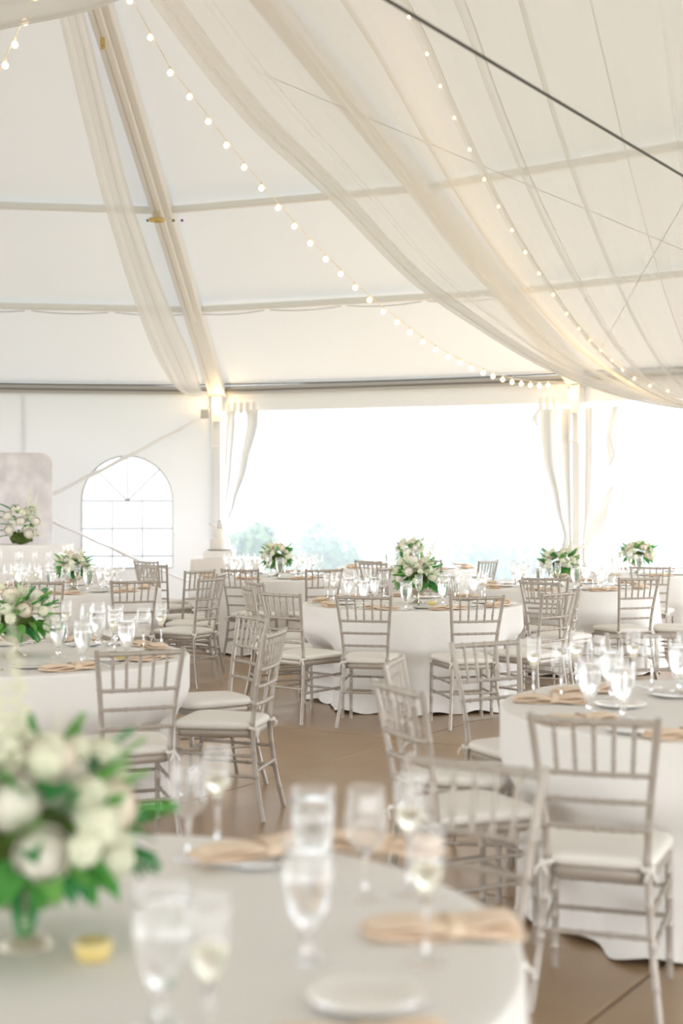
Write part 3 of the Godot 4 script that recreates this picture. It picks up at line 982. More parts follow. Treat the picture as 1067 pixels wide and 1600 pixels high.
func napkin(x: float, d: float, turn: float, where: String, own := "", y := TOP) -> void:
	for e in [-0.11, -0.04, 0.04, 0.11]: taken.append([Vector2(x + cos(turn) * e, d + sin(turn) * e), 0.058])
	copy(K.nn, "napkin", own if own else "tan folded satin napkin " + where, v(x, y, d), turn, "tan napkins " + where)

var tables: Array[Vector3] = []
func table(id: String, x: float, d: float, R: float, sd: int, label: String) -> void:
	tables.append(Vector3(x, d, R))
	var o := obj("tablecloth", cloth_mesh(R, TOP - 0.001, sd, dents(x, d, R)), M.linen, null, v(x, 0, d))
	tag(o, label, "tablecloth", "white floor-length round tablecloths")

const SECTOR := ["right edge of", "far right edge of", "far edge of", "far left edge of", "left edge of", "near left edge of", "near edge of", "near right edge of"]
const SECTOR9 := ["right edge of", "far right edge of", "far edge, right of centre, of", "far edge, left of centre, of", "far left edge of", "left edge of", "near left edge of", "near edge of", "near right edge of"]

func setting_ring(x: float, d: float, n: int, a0: float, where: String, glasses: bool, skip_napkin: Array = [], silver := false) -> void:
	for k in n:
		var a := a0 + TAU * k / n
		var rd := Vector2(cos(a), sin(a))
		var tn := Vector2(-rd.y, rd.x)
		var sec: String = SECTOR[int(round(fposmod(a, TAU) / (TAU / 8.0))) % 8] if n == 8 else SECTOR9[int(floor(fposmod(a + 0.001, TAU) / (TAU / 9.0))) % 9]
		if not skip_napkin.has(k):
			napkin(x + rd.x * 0.74, d + rd.y * 0.74, a + PI / 2 + rng.randf_range(-0.3, 0.3), where, "tan folded satin napkin at the %s %s" % [sec, where.trim_prefix("on ")])
		taken.append([Vector2(x + rd.x * 0.55 - tn.x * 0.12, d + rd.y * 0.55 - tn.y * 0.12), 0.1])
		var pl := obj("plate", K.plate, M.plate, null, v(x + rd.x * 0.55 - tn.x * 0.12, TOP, d + rd.y * 0.55 - tn.y * 0.12))
		tag(pl, "small white plate at the %s %s" % [sec, where.trim_prefix("on ")], "plate", "white plates " + where)
		if silver:
			var fo := obj("fork", K.fork, M.steel, null, v(x + rd.x * 0.70 + tn.x * 0.20, TOP, d + rd.y * 0.70 + tn.y * 0.20), Basis(Vector3.UP, a - PI / 2 + rng.randf_range(-0.2, 0.2)))
			tag(fo, "steel fork at the %s %s" % [sec, where.trim_prefix("on ")], "fork", "forks " + where)
			var kf := obj("knife", K.knife, M.steel, null, v(x + rd.x * 0.66 - tn.x * 0.24, TOP, d + rd.y * 0.66 - tn.y * 0.24), Basis(Vector3.UP, a - PI / 2 + rng.randf_range(-0.2, 0.2)))
			tag(kf, "steel knife at the %s %s" % [sec, where.trim_prefix("on ")], "knife", "knives " + where)
		if glasses:
			var j := 0
			for g in ["P", "W", "C"]:
				var off := (j - 1) * 0.11 + rng.randf_range(-0.02, 0.02)
				var rr := 0.46 + 0.05 * (1 - absi(j - 1)) + rng.randf_range(-0.03, 0.03)
				glass(g, x + rd.x * rr + tn.x * off, d + rd.y * rr + tn.y * off, where, "%s, %s %s" % [KINDS[g][2], sec, where.trim_prefix("on ")])
				j += 1

# ---------------------------------------------------------------- flowers
func make_flower_meshes() -> void:
	rng.seed = 77
	var rm := MB.new()
	var rc := Vector3(0, 0.026, 0)
	rm.ball(rc, Vector3(0.026, 0.027, 0.026), 14, 9)
	for lay in 6:
		var n: int = [2, 3, 4, 5, 6, 6][lay]
		var tip: float = [0.18, 0.42, 0.68, 0.94, 1.2, 1.5][lay]      # polar angle of the petal's rim
		var R := 0.0272 + 0.0024 * lay
		for k in n:
			var a0 := TAU * k / n + lay * 0.9 + rng.randf() * 0.4
			var wid := TAU / n * 0.66
			var rows := []
			for i in 6:
				var f := i / 5.0
				var th := lerpf(2.5, tip, f)
				var row := PackedVector3Array()
				for j in 7:
					var e := j / 6.0 * 2.0 - 1.0
					var a := a0 + e * wid
					var rr := R + 0.0045 * pow(f, 3.0) * (0.4 + 0.15 * lay) - 0.004 * e * e
					var t2 := th + 0.22 * e * e * f
					row.append(rc + Vector3(cos(a) * sin(t2), cos(t2), sin(a) * sin(t2)) * rr)
				rows.append(row)
			rm.grid(rows)
	K.rose = rm.done()
	# a head of small florets
	var bm := MB.new()
	for k in 70:
		var y := 1.0 - 1.35 * (k + 0.5) / 70.0
		var r := sqrt(maxf(1.0 - y * y, 0))
		var a := k * 2.39996
		var n := Vector3(cos(a) * r, y, sin(a) * r)
		var c := n * (0.045 + rng.randf() * 0.010)
		var t := n.cross(Vector3(0.3, 1, 0.2)).normalized()
		var b := n.cross(t)
		for q in 5:
			var g := TAU * q / 5.0 + k
			var e := t * cos(g) + b * sin(g)
			var f := n.cross(e)
			bm.quad(c, c + e * 0.0075 + f * 0.0055 + n * 0.002, c + e * 0.0135 + n * 0.001, c + e * 0.0075 - f * 0.0055 + n * 0.002)
	K.bloom = bm.done()
	# leaves: one broad, one feathery spray
	var lm := MB.new()
	var rows := []
	for i in 8:
		var f := i / 7.0
		var w := 0.026 * pow(sin(PI * pow(f, 0.75)), 0.9) + 0.0004
		var z := -0.10 * f
		var y := 0.03 * f - 0.06 * f * f
		rows.append(PackedVector3Array([Vector3(-w, y + 0.006 * (1 - f), z), Vector3(-w * 0.5, y + 0.002, z), Vector3(0, y - 0.003, z), Vector3(w * 0.5, y + 0.002, z), Vector3(w, y + 0.006 * (1 - f), z)]))
	lm.grid(rows)
	K.leaf = lm.done()
	var sm := MB.new()
	sm.tube(PackedVector3Array([Vector3.ZERO, Vector3(0, 0.012, -0.06), Vector3(0, 0.004, -0.13)]), PackedFloat32Array([0.0016, 0.001, 0.0006]), 4)
	for i in 9:
		for s in [-1.0, 1.0]:
			var f: float = 0.12 + i * 0.1
			var o := Vector3(0, 0.03 * f - 0.026 * f * f, -0.13 * f)
			var l := 0.040 * (1.05 - f * 0.7)
			var e := Vector3(s * l, 0.006, -l * 0.6)
			var w := Vector3(0.004 * s, 0.002, 0.009)
			sm.quad(o, o + e * 0.5 + w, o + e, o + e * 0.5 - w)
	K.spray = sm.done()
	var fs := MB.new()      # a flower spike of many small bells
	fs.tube(PackedVector3Array([Vector3.ZERO, Vector3(0.003, 0.16, 0), Vector3(0.012, 0.36, 0.004)]), PackedFloat32Array([0.0022, 0.0018, 0.0008]), 5)
	for k in 26:
		var f := 0.3 + 0.7 * k / 26.0
		var a := k * 2.39996
		var sz := 0.016 * (1.15 - f)
		fs.ball(Vector3(0.003 + 0.009 * f * f + cos(a) * sz * 1.1, 0.36 * f, sin(a) * sz * 1.1), Vector3(sz, sz * 0.8, sz), 6, 4)
	K.spike = fs.done()
	# compote bowl on a pedestal foot
	var cb := MB.new()
	cb.lathe(PackedVector2Array([Vector2(0, 0.065), Vector2(0.018, 0.066), Vector2(0.05, 0.078), Vector2(0.075, 0.10), Vector2(0.086, 0.128), Vector2(0.083, 0.130), Vector2(0.07, 0.103), Vector2(0.045, 0.085), Vector2(0, 0.08)]), 28)
	K.cup = cb.done()
	var cf := MB.new()
	cf.lathe(PackedVector2Array([Vector2(0, 0), Vector2(0.050, 0), Vector2(0.051, 0.003), Vector2(0.030, 0.016), Vector2(0.012, 0.030), Vector2(0.010, 0.036), Vector2(0.016, 0.042), Vector2(0.010, 0.048), Vector2(0.014, 0.066), Vector2(0, 0.067)]), 24)
	K.pedestal = cf.done()

func aim(dir: Vector3, roll := 0.0) -> Basis:       # a basis whose -z points along dir
	var f := dir.normalized()
	var s := f.cross(Vector3.UP if absf(f.y) < 0.95 else Vector3.RIGHT).normalized()
	var b := Basis(s, s.cross(f), -f)
	return b.rotated(f, roll)

func flowers(at: Vector3, sc: float, sd: int, label: String, n_leaf: int, tall := 0) -> void:
	rng.seed = sd
	var root := thing("flower_arrangement", label, "flowers", at, 0.0, "white rose centrepieces on the round tables")
	obj("bowl", K.cup, M.compote, root, Vector3.ZERO, Basis().scaled(Vector3(sc, 1, sc)))
	obj("pedestal", K.pedestal, M.compote, root)
	var c := Vector3(0, 0.185, 0)
	var core := MB.new()
	core.ball(c, Vector3(0.085, 0.06, 0.085) * sc, 14, 8)
	obj("moss", core.done(), M.moss, root)
	var n := 9
	for k in n:      # roses over the dome
		var y := 1.0 - 1.0 * (k + 0.5) / n
		var a := k * 2.39996 + rng.randf() * 0.5 + sd
		var r := sqrt(maxf(1.0 - y * y, 0))
		var dir := Vector3(cos(a) * r, y * 0.95 + 0.05, sin(a) * r)
		var p := c + dir * Vector3(0.15, 0.155, 0.15) * sc * rng.randf_range(0.86, 1.15)
		var b := aim(dir, rng.randf() * TAU) * Basis(Vector3.RIGHT, -PI / 2)
		var s := sc * rng.randf_range(0.95, 1.2)
		obj("rose", K.rose, M.blush if rng.randf() < 0.35 else M.rose, root, p - dir * 0.035 * sc, b.scaled_local(Vector3(s, s, s)))
	for k in 22:      # heads of small white florets
		var a := k * 2.39996 + rng.randf()
		var y := 0.97 - 1.1 * (k + 0.5) / 22.0
		var r := sqrt(1.0 - y * y)
		var dir := Vector3(cos(a) * r, y, sin(a) * r)
		var s := sc * rng.randf_range(0.38, 0.68)
		obj("floret_head", K.bloom, M.bloom, root, c + dir * Vector3(0.165, 0.17, 0.165) * sc * rng.randf_range(0.85, 1.12), (aim(dir) * Basis(Vector3.RIGHT, -PI / 2)).scaled_local(Vector3(s, s, s)))
	for k in n_leaf:
		var a := k * 2.39996 + rng.randf() * 0.6
		var low := k < int(n_leaf * 0.5)
		var y := rng.randf_range(-0.6, 0.05) if low else rng.randf_range(0.1, 0.95)
		var dir := Vector3(cos(a), y, sin(a)).normalized()
		var p := c + dir * Vector3(0.10, 0.05, 0.10) * sc if low else c + dir * Vector3(0.12, 0.14, 0.12) * sc
		var s := sc * rng.randf_range(0.6, 0.95)
		var wide := rng.randf() < 0.5
		obj("leaf" if wide else "fern_spray", K.leaf if wide else K.spray, [M.leaf, M.leaf2, M.leaf3][k % 3], root, p, aim(dir + Vector3(0, -0.25, 0) if low else dir, rng.randf_range(-0.7, 0.7)).scaled_local(Vector3(s, s, s)))
	for k in 3 + tall:
		var a := rng.randf() * TAU
		var dir := Vector3(cos(a) * 0.5, 1.0, sin(a) * 0.5).normalized()
		var s := sc * (0.62 if k >= tall else 1.0)
		obj("flower_spike", K.spike, M.bloom, root, c + dir * 0.05, (aim(dir, a) * Basis(Vector3.RIGHT, -PI / 2)).scaled_local(Vector3(s, s, s)))

# ---------------------------------------------------------------- the chair
func rod(mb: MB, path: PackedVector3Array, r: float, nodes: Array, seg := 9, flare := 1.32) -> void:     # a turned rod with bamboo rings
	var total := 0.0
	var cum := [0.0]
	for i in path.size() - 1:
		total += path[i].distance_to(path[i + 1])
		cum.append(total)
	var ts: Array[float] = [0.0, total]
	for n in nodes:
		for e in [-0.008, -0.004, 0.0, 0.004, 0.008]: ts.append(clampf(n * total + e, 0.0, total))
	for k in range(1, 10): ts.append(total * k / 10.0)
	ts.sort()
	var pts := PackedVector3Array()
	var rad := PackedFloat32Array()
	var last := -1.0
	for t in ts:
		if t - last < 0.0012: continue
		last = t
		var rr := r
		for n in nodes:
			var e: float = absf(t - n * total)
			if e < 0.0062: rr = maxf(rr, r * (1.0 + (flare - 1.0) * (1.0 - e / 0.0075)))
		pts.append(crom_len(path, cum, t))
		rad.append(rr)
	mb.tube(pts, rad, seg)

func crom_len(path: PackedVector3Array, cum: Array, t: float) -> Vector3:
	for i in path.size() - 1:
		if t <= cum[i + 1] + 1e-6:
			var f: float = clampf((t - cum[i]) / maxf(cum[i + 1] - cum[i], 1e-6), 0, 1)
			return path[i].cubic_interpolate(path[i + 1], path[maxi(i - 1, 0)], path[mini(i + 2, path.size() - 1)], f)
	return path[path.size() - 1]

var chair0: Node3D
func make_chair() -> void:
	var c := thing("chiavari_chair", "", "chair")
	remove_child(c)
	used["chiavari_chair"] = 0
	chair0 = c
	var back := func(s: float) -> PackedVector3Array:
		return PackedVector3Array([Vector3(s * 0.195, 0.0, 0.262), Vector3(s * 0.172, 0.20, 0.222), Vector3(s * 0.157, 0.40, 0.198), Vector3(s * 0.154, 0.50, 0.20), Vector3(s * 0.165, 0.66, 0.222), Vector3(s * 0.193, 0.92, 0.272)])
	var bz := func(y: float) -> float: return lerpf(0.205, 0.270, clampf((y - 0.52) / 0.4, 0, 1))
	var bx := func(y: float) -> float: return lerpf(0.1545, 0.190, pow(clampf((y - 0.50) / 0.42, 0, 1), 1.25))
	for s in [-1.0, 1.0]:
		var mb := MB.new()
		rod(mb, back.call(s), 0.0122, [0.12, 0.24, 0.36, 0.52, 0.63, 0.72, 0.81], 10, 1.16)
		mb.ball(Vector3(s * 0.193, 0.92, 0.272), Vector3(0.0125, 0.006, 0.0125), 10, 5)
		obj("rear_leg", mb.done(), M.chair, c)
		var fm := MB.new()
		rod(fm, PackedVector3Array([Vector3(s * 0.19, 0.0, -0.185), Vector3(s * 0.188, 0.21, -0.182), Vector3(s * 0.186, 0.42, -0.18)]), 0.0125, [0.2, 0.42, 0.62, 0.8], 10, 1.18)
		obj("front_leg", fm.done(), M.chair, c)
	for q in [["top_rail", 0.905, 0.0115], ["back_rail", 0.742, 0.0085], ["back_rail", 0.657, 0.0085], ["back_rail", 0.570, 0.0085]]:
		var y: float = q[1]
		var x: float = bx.call(y)
		var z: float = bz.call(y)
		var mb := MB.new()
		rod(mb, PackedVector3Array([Vector3(-x, y, z), Vector3(-x * 0.4, y, z + 0.010), Vector3(x * 0.4, y, z + 0.010), Vector3(x, y, z)]), q[2], [0.17, 0.335, 0.5, 0.665, 0.83], 9)
		obj(q[0], mb.done(), M.chair, c)
	for k in 5:
		var f := (k + 1) / 6.0 * 2.0 - 1.0
		var mb := MB.new()
		var zb := 0.009 * (1.0 - f * f)
		rod(mb, PackedVector3Array([Vector3(f * bx.call(0.742), 0.742, bz.call(0.742) + zb), Vector3(f * bx.call(0.905) * 0.98, 0.905, bz.call(0.905) + zb)]), 0.0072, [0.3, 0.7], 8, 1.3)
		obj("spindle", mb.done(), M.chair, c)
	# seat frame, a tapered slab with rounded corners
	var outline := func(grow: float, y: float, bul: float) -> PackedVector3Array:
		var o := PackedVector3Array()
		for k in 40:
			var a := TAU * k / 40.0
			var sx := signf(cos(a)) * pow(absf(cos(a)), 0.32)
			var sz := signf(sin(a)) * pow(absf(sin(a)), 0.32)
			var z := sz * 0.20
			var hw := lerpf(0.203, 0.163, (sz + 1.0) * 0.5)
			o.append(Vector3(sx * (hw + grow), y + bul * (1.0 - pow(absf(sx), 4.0)) * (1.0 - pow(absf(sz), 4.0)), z + sz * grow))
		return o
	var sm := MB.new()
	var srows := [outline.call(-0.004, 0.405, 0.0), outline.call(0.0, 0.409, 0.0), outline.call(0.0, 0.437, 0.0), outline.call(-0.004, 0.441, 0.0)]
	sm.grid(srows, true)
	sm.cap(srows[0], false); sm.cap(srows[3], true)
	sm.orient(0)
	obj("seat", sm.done(), M.chair, c)
	var cm := MB.new()
	var rows := []
	for q in [[-0.012, 0.4415], [0.002, 0.445], [0.009, 0.456], [0.010, 0.466], [0.006, 0.476], [-0.006, 0.483], [-0.03, 0.488], [-0.07, 0.491], [-0.11, 0.492]]:
		rows.append(outline.call(q[0], q[1], 0.0))
	cm.grid(rows, true)
	cm.cap(rows[0], false); cm.cap(rows[8], true)
	cm.orient(0)
	var cu := obj("cushion", cm.done(), M.cushion, c)
	cu.set_meta("label", "white padded seat cushion")
	for s in [-1.0, 1.0]:
		var tm := MB.new()
		var tp := PackedVector3Array()
		for k in 13:
			var a := TAU * k / 12.0
			tp.append(Vector3(s * 0.155 + cos(a) * 0.0165, 0.452 + 0.003 * sin(a * 2.0), 0.199 + sin(a) * 0.0165))
		tm.tube(tp, PackedFloat32Array([0.0085]), 6, false)
		tm.ball(Vector3(s * 0.166, 0.452, 0.216), Vector3(0.011, 0.010, 0.010), 8, 5)
		for e in [-1.0, 1.0]:
			tm.tube(PackedVector3Array([Vector3(s * 0.166, 0.452, 0.218), Vector3(s * 0.168 + e * 0.012, 0.436, 0.228), Vector3(s * 0.168 + e * 0.02, 0.415, 0.226)]), PackedFloat32Array([0.004, 0.006, 0.0035]), 6)
		obj("tie", tm.done(), M.cushion, cu)
	var lp := func(s: float, y: float) -> Vector3: return Vector3(s * lerpf(0.19, 0.187, y / 0.4), y, -0.183)
	var rp := func(s: float, y: float) -> Vector3: return Vector3(s * lerpf(0.195, 0.157, y / 0.4), y, lerpf(0.262, 0.198, y / 0.4))
	for y in [0.325, 0.225]:
		for s in [-1.0, 1.0]:
			var mb := MB.new()
			rod(mb, PackedVector3Array([lp.call(s, y), rp.call(s, y - 0.01)]), 0.0082, [0.2, 0.4, 0.6, 0.8], 8)
			obj("side_stretcher", mb.done(), M.chair, c)
		var m2 := MB.new()
		rod(m2, PackedVector3Array([lp.call(-1.0, y - 0.02), lp.call(1.0, y - 0.02)]), 0.0082, [0.2, 0.4, 0.6, 0.8], 8)
		obj("front_stretcher", m2.done(), M.chair, c)
	var m3 := MB.new()
	rod(m3, PackedVector3Array([rp.call(-1.0, 0.245), rp.call(1.0, 0.245)]), 0.0085, [0.2, 0.4, 0.6, 0.8], 8)
	obj("rear_stretcher", m3.done(), M.chair, c)

func chair(x: float, d: float, fx: float, fd: float, label: String) -> void:     # (x, d): the middle of the top rail; (fx, fd): where it faces
	var f := Vector2(fx, fd).normalized()
	var s := Vector2(-f.y, f.x)
	var free := 0.0 if d < 6.2 else (0.04 if d < 11.5 else 0.18)
	while free > 0.0:      # keep the seat clear of the cloths
		var push := Vector2.ZERO
		for t in tables:
			for e in [-0.2, 0.0, 0.2]:
				var q: Vector2 = Vector2(x, d) + f * 0.48 + s * e - Vector2(t.x, t.y)
				if q.length() < t.z + 0.085: push += q.normalized()
		if push.length() < 0.01: break
		push = push.normalized() * 0.01
		x += push.x
		d += push.y
		free -= 0.01
	copy(chair0, "chiavari_chair", label, v(x + f.x * 0.27, 0, d + f.y * 0.27), atan2(-f.x, f.y), "champagne chiavari chairs")

func dents(x: float, d: float, R: float) -> Array:      # where chairs press into the cloth of a table: [angle, depth]
	var out := []
	for q in chair_list():
		var f := Vector2(q[2], q[3]).normalized()
		var s := Vector2(-f.y, f.x)
		var c := Vector2(q[0], q[1]) + f * 0.27 - Vector2(x, d)
		var least := 9.0
		for e in [-0.21, -0.1, 0.0, 0.1, 0.21]:
			least = minf(least, (c + f * 0.22 + s * e).length())
		if least < R + 0.13 and c.length() > 0.5:
			out.append([(c + f * 0.15).angle(), minf(R + 0.13 - least, 0.16)])
	return out

# ---------------------------------------------------------------- far-left corner and cake
func pleated_box(w: float, h: float, dp: float, fold: float, n: float) -> ArrayMesh:   # a cloth to the floor over a rectangular table
	var mb := MB.new()
	var per := 2.0 * (w + dp)
	var edge := func(s: float) -> Array:
		if s < w: return [Vector3(-w / 2 + s, 0, dp / 2), Vector3(0, 0, 1)]
		if s < w + dp: return [Vector3(w / 2, 0, dp / 2 - (s - w)), Vector3(1, 0, 0)]
		if s < 2 * w + dp: return [Vector3(w / 2 - (s - w - dp), 0, -dp / 2), Vector3(0, 0, -1)]
		return [Vector3(-w / 2, 0, -dp / 2 + (s - 2 * w - dp)), Vector3(-1, 0, 0)]
	var rows := []
	var m := 260
	for r in 12:
		var f := maxf(r - 2, 0) / 9.0
		var row := PackedVector3Array()
		for j in m:
			var s := per * (j + 0.5) / m
			var q: Array = edge.call(s)
			var inset := 0.012 if r == 0 else 0.0
			var wav := fold * pow(f, 0.6) * (sin(s * n) + 0.5 * sin(s * n * 1.7 + 1.0)) + 0.03 * f
			row.append(q[0] + q[1] * (wav - inset) + Vector3(0, h if r == 0 else (h - 0.006 if r == 1 else lerpf(h - 0.012, 0.004, f)), 0))
		rows.append(row)
	mb.grid(rows, true)
	mb.cap(rows[0], false)
	return mb.done()

func build_corner() -> void:
	# marble-look panel with rounded upper corners, on two feet
	var bd := thing("backdrop_panel", "grey-lilac marble-look panel with rounded upper corners behind the flowers", "panel", v(-5.2, 0, 19.1), 0.10)
	var mb := MB.new()
	var ol := PackedVector2Array()
	for k in 9: ol.append(Vector2(1.3 - 0.16 + 0.16 * sin(PI / 2 * k / 8.0), 2.06 + 0.16 * cos(PI / 2 * k / 8.0)))
	ol.append(Vector2(1.3, 0.04)); ol.append(Vector2(-1.3, 0.04))
	for k in 9: ol.append(Vector2(-1.3 + 0.16 - 0.16 * cos(PI / 2 * k / 8.0), 2.06 + 0.16 * sin(PI / 2 * k / 8.0)))
	var fr := PackedVector3Array()
	var bk := PackedVector3Array()
	for q in ol:
		fr.append(Vector3(q.x, q.y, 0.02)); bk.append(Vector3(q.x, q.y, -0.02))
	mb.flat()
	mb.grid([fr, bk], true)
	mb.cap(fr, true); mb.cap(bk, false)
	mb.orient(0)
	obj("board", mb.done(), M.marble, bd)
	for s in [-0.8, 0.8]:
		var fm := MB.new()
		fm.box(Vector3(s, 0.02, 0), Vector3(0.08, 0.04, 0.4))
		obj("foot", fm.done(), M.frame, bd)
	tag(obj("bar_cloth", pleated_box(3.2, 1.03, 0.7, 0.012, 14.0), M.linen, null, v(-5.0, 0, 17.7)), "white pleated cloth over the tall bar in front of the marble panel", "tablecloth")
	tag(obj("long_tablecloth", pleated_box(4.6, TOP - 0.001, 0.75, 0.018, 11.0), M.linen, null, v(-5.0, 0, 16.1)), "white cloth over the long table crowded with champagne flutes", "tablecloth")
	rng.seed = 9
	for k in 30:
		glass("C", -6.6 + 0.125 * k + rng.randf_range(-0.03, 0.03), 15.9 + 0.11 * (k % 4) + rng.randf_range(-0.02, 0.02), "crowded on the long table before the bar", "empty stemmed flute crowded on the long table before the bar")
	# the flowers on the bar
	var root := thing("flower_urn", "loose white roses with tall spikes and eucalyptus on a mossy base, on the bar", "flowers", v(-3.97, 1.031, 17.62))
	var ms := MB.new()
	ms.ball(Vector3(0, 0.078, 0), Vector3(0.14, 0.075, 0.13), 18, 9)
	for k in 40:
		var a := k * 2.4
		ms.ball(Vector3(cos(a) * 0.12 * sqrt(rng.randf()), 0.03 + rng.randf() * 0.11, sin(a) * 0.12), Vector3(0.03, 0.025, 0.03), 6, 4)
	obj("moss_base", ms.done(), M.moss, root)
	var spots := [[0.02, 0.30, 0.10], [-0.13, 0.36, 0.06], [-0.04, 0.44, 0.04], [0.12, 0.16, 0.14], [0.17, 0.30, 0.03], [-0.10, 0.2, 0.12], [0.06, 0.40, -0.05]]
	for q in spots:
		obj("rose", K.rose, M.rose, root, Vector3(q[0], q[1] - 0.03, q[2]), (aim(Vector3(q[0], q[1] * 0.5, q[2] + 0.12)) * Basis(Vector3.RIGHT, -PI / 2)).scaled_local(Vector3(1.55, 1.55, 1.55)))
	for k in 14:
		var a := k * 2.39996
		var q := Vector3(cos(a) * 0.15, 0.12 + 0.025 * k, sin(a) * 0.12)
		obj("floret_head", K.bloom, M.bloom, root, q, (aim(q - Vector3(0, 0.15, 0)) * Basis(Vector3.RIGHT, -PI / 2)).scaled_local(Vector3(0.8, 0.8, 0.8)))
	for k in 60:
		var a := rng.randf() * TAU
		var r := rng.randf_range(0.02, 0.16)
		var dir := Vector3(cos(a), rng.randf_range(0.0, 1.3), sin(a)).normalized()
		obj("leaf", K.leaf, [M.leaf, M.leaf3, M.leaf2][k % 3], root, Vector3(cos(a) * r, rng.randf_range(0.1, 0.46), sin(a) * r), aim(dir, rng.randf() - 0.5).scaled_local(Vector3(0.85, 0.85, 0.85)))
	for k in 6:       # eucalyptus trailing to the left
		var dir := Vector3(-1.0, 0.35 - 0.13 * k, 0.15 * sin(k * 2.0)).normalized()
		obj("eucalyptus_spray", K.spray, M.leaf3, root, Vector3(-0.1, 0.42 - 0.06 * k, 0), aim(dir).scaled_local(Vector3(2.0, 2.0, 2.2)))
	for q in [[0.10, 0.30, 1.35], [0.17, 0.28, 1.15], [0.05, 0.25, 1.0], [-0.06, 0.3, 0.8], [0.2, 0.2, 0.85]]:
		obj("flower_spike", K.spike, M.bloom, root, Vector3(q[0] * 0.8, q[1], 0), Basis(Vector3.FORWARD, q[0] * 0.9).scaled_local(Vector3(q[2], q[2], q[2])))
	for k in 16:
		var a := PI + rng.randf_range(-0.9, 0.9) if k % 2 == 0 else rng.randf_range(-0.9, 0.9)
		var mbg := MB.new()
		var tip := Vector3(cos(a) * rng.randf_range(0.26, 0.36), rng.randf_range(0.05, 0.3), sin(a) * 0.15)
		mbg.tube(PackedVector3Array([Vector3(0, 0.08, 0), tip * 0.6 + Vector3(0, 0.16, 0), tip]), PackedFloat32Array([0.0025, 0.002, 0.001]), 4)
		for j in 6: mbg.ball(tip * (0.55 + 0.075 * j) + Vector3(0, 0.16 * (1.0 - j / 6.0), 0), Vector3(0.008, 0.008, 0.008), 5, 4)
		obj("grass_stem", mbg.done(), M.bloom, root)
	# cake table: cloth, stand, cake
	tag(obj("cake_tablecloth", pleated_box(0.95, TOP - 0.001, 0.8, 0.015, 13.0), M.linen, null, v(-1.62, 0, 20.2)), "white cloth over the cake table beside the window post", "tablecloth")
	var st := MB.new()
	st.box(Vector3(0, 0.055, 0), Vector3(0.42, 0.11, 0.42), Basis(), 0.01)
	tag(obj("cake_stand", st.done(), M.plate, null, v(-1.72, TOP, 20.1)), "square white stand lifting the wedding cake", "cake stand")
	var ck := thing("wedding_cake", "two-tier white wedding cake with a small topper", "cake", v(-1.72, TOP + 0.111, 20.1))
	var bo := MB.new()
	bo.lathe(PackedVector2Array([Vector2(0, 0), Vector2(0.17, 0), Vector2(0.172, 0.006), Vector2(0.168, 0.012), Vector2(0, 0.012)]), 32)
	obj("cake_board", bo.done(), M.board, ck)
	var t1 := MB.new()
	t1.lathe(PackedVector2Array([Vector2(0, 0.0125), Vector2(0.140, 0.0125), Vector2(0.142, 0.02), Vector2(0.142, 0.155), Vector2(0.137, 0.163), Vector2(0, 0.164)]), 40)
	obj("lower_tier", t1.done(), M.cake, ck)
	var t2 := MB.new()
	t2.lathe(PackedVector2Array([Vector2(0, 0.1645), Vector2(0.093, 0.1645), Vector2(0.095, 0.17), Vector2(0.095, 0.295), Vector2(0.090, 0.302), Vector2(0, 0.303)]), 36)
	obj("upper_tier", t2.done(), M.cake, ck)
	var tp := MB.new()
	for s in [-1.0, 1.0]:
		tp.tube(PackedVector3Array([Vector3(s * 0.018, 0.30, 0), Vector3(s * 0.020, 0.36, 0), Vector3(s * 0.010, 0.40, 0)]), PackedFloat32Array([0.014, 0.011, 0.004]), 8)
		tp.ball(Vector3(s * 0.016, 0.412, 0), Vector3(0.011, 0.013, 0.011), 8, 6)
	obj("cake_topper", tp.done(), M.topper, ck)

# ---------------------------------------------------------------- outside
func tree(x: float, d: float, top: float, base: float, r: float, sd: int, label: String) -> void:
	rng.seed = sd
	var root := thing("tree", label, "tree", v(x, base, d), 0.0, "hazy trees beyond the tent")
	var H := top - base
	var tm := MB.new()
	tm.tube(PackedVector3Array([Vector3(0, -0.5, 0), Vector3(0.1, H * 0.4, 0), Vector3(0, H * 0.8, 0.1)]), PackedFloat32Array([0.1 * r, 0.07 * r, 0.03 * r]), 8)
	for k in 5:
		var a := k * 1.3
		tm.tube(PackedVector3Array([Vector3(0.08, H * (0.32 + 0.08 * k), 0), Vector3(cos(a) * r * 0.6, H * (0.5 + 0.08 * k), sin(a) * r * 0.6)]), PackedFloat32Array([0.04 * r, 0.012 * r]), 6)
	obj("trunk", tm.done(), M.bark, root)
	var cm := MB.new()
	cm.flat()
	var clumps := []
	for k in 22:
		var a := rng.randf() * TAU
		var f := rng.randf()
		clumps.append([Vector3(cos(a) * r * 0.72 * sqrt(rng.randf()) * (1.15 - f * 0.7), H * (0.42 + 0.52 * f), sin(a) * r * 0.7 * (1.1 - f * 0.7)), r * rng.randf_range(0.22, 0.38)])
	for k in 5200:
		var q: Array = clumps[k % 22]
		var n := Vector3(rng.randfn(), rng.randfn() + 0.2, rng.randfn()).normalized()
		var p: Vector3 = q[0] + n * q[1] * rng.randf_range(0.75, 1.05)
		var t := n.cross(Vector3(rng.randfn(), rng.randfn(), rng.randfn())).normalized() * 0.063 * r
		var b := (n + Vector3(rng.randfn(), rng.randfn(), rng.randfn()) * 0.6).cross(t).normalized() * 0.038 * r
		cm.quad(p - t, p + b, p + t, p - b)
	var cr := obj("crown", cm.done(), M.tree, root)
	cr.set_meta("kind", "stuff")

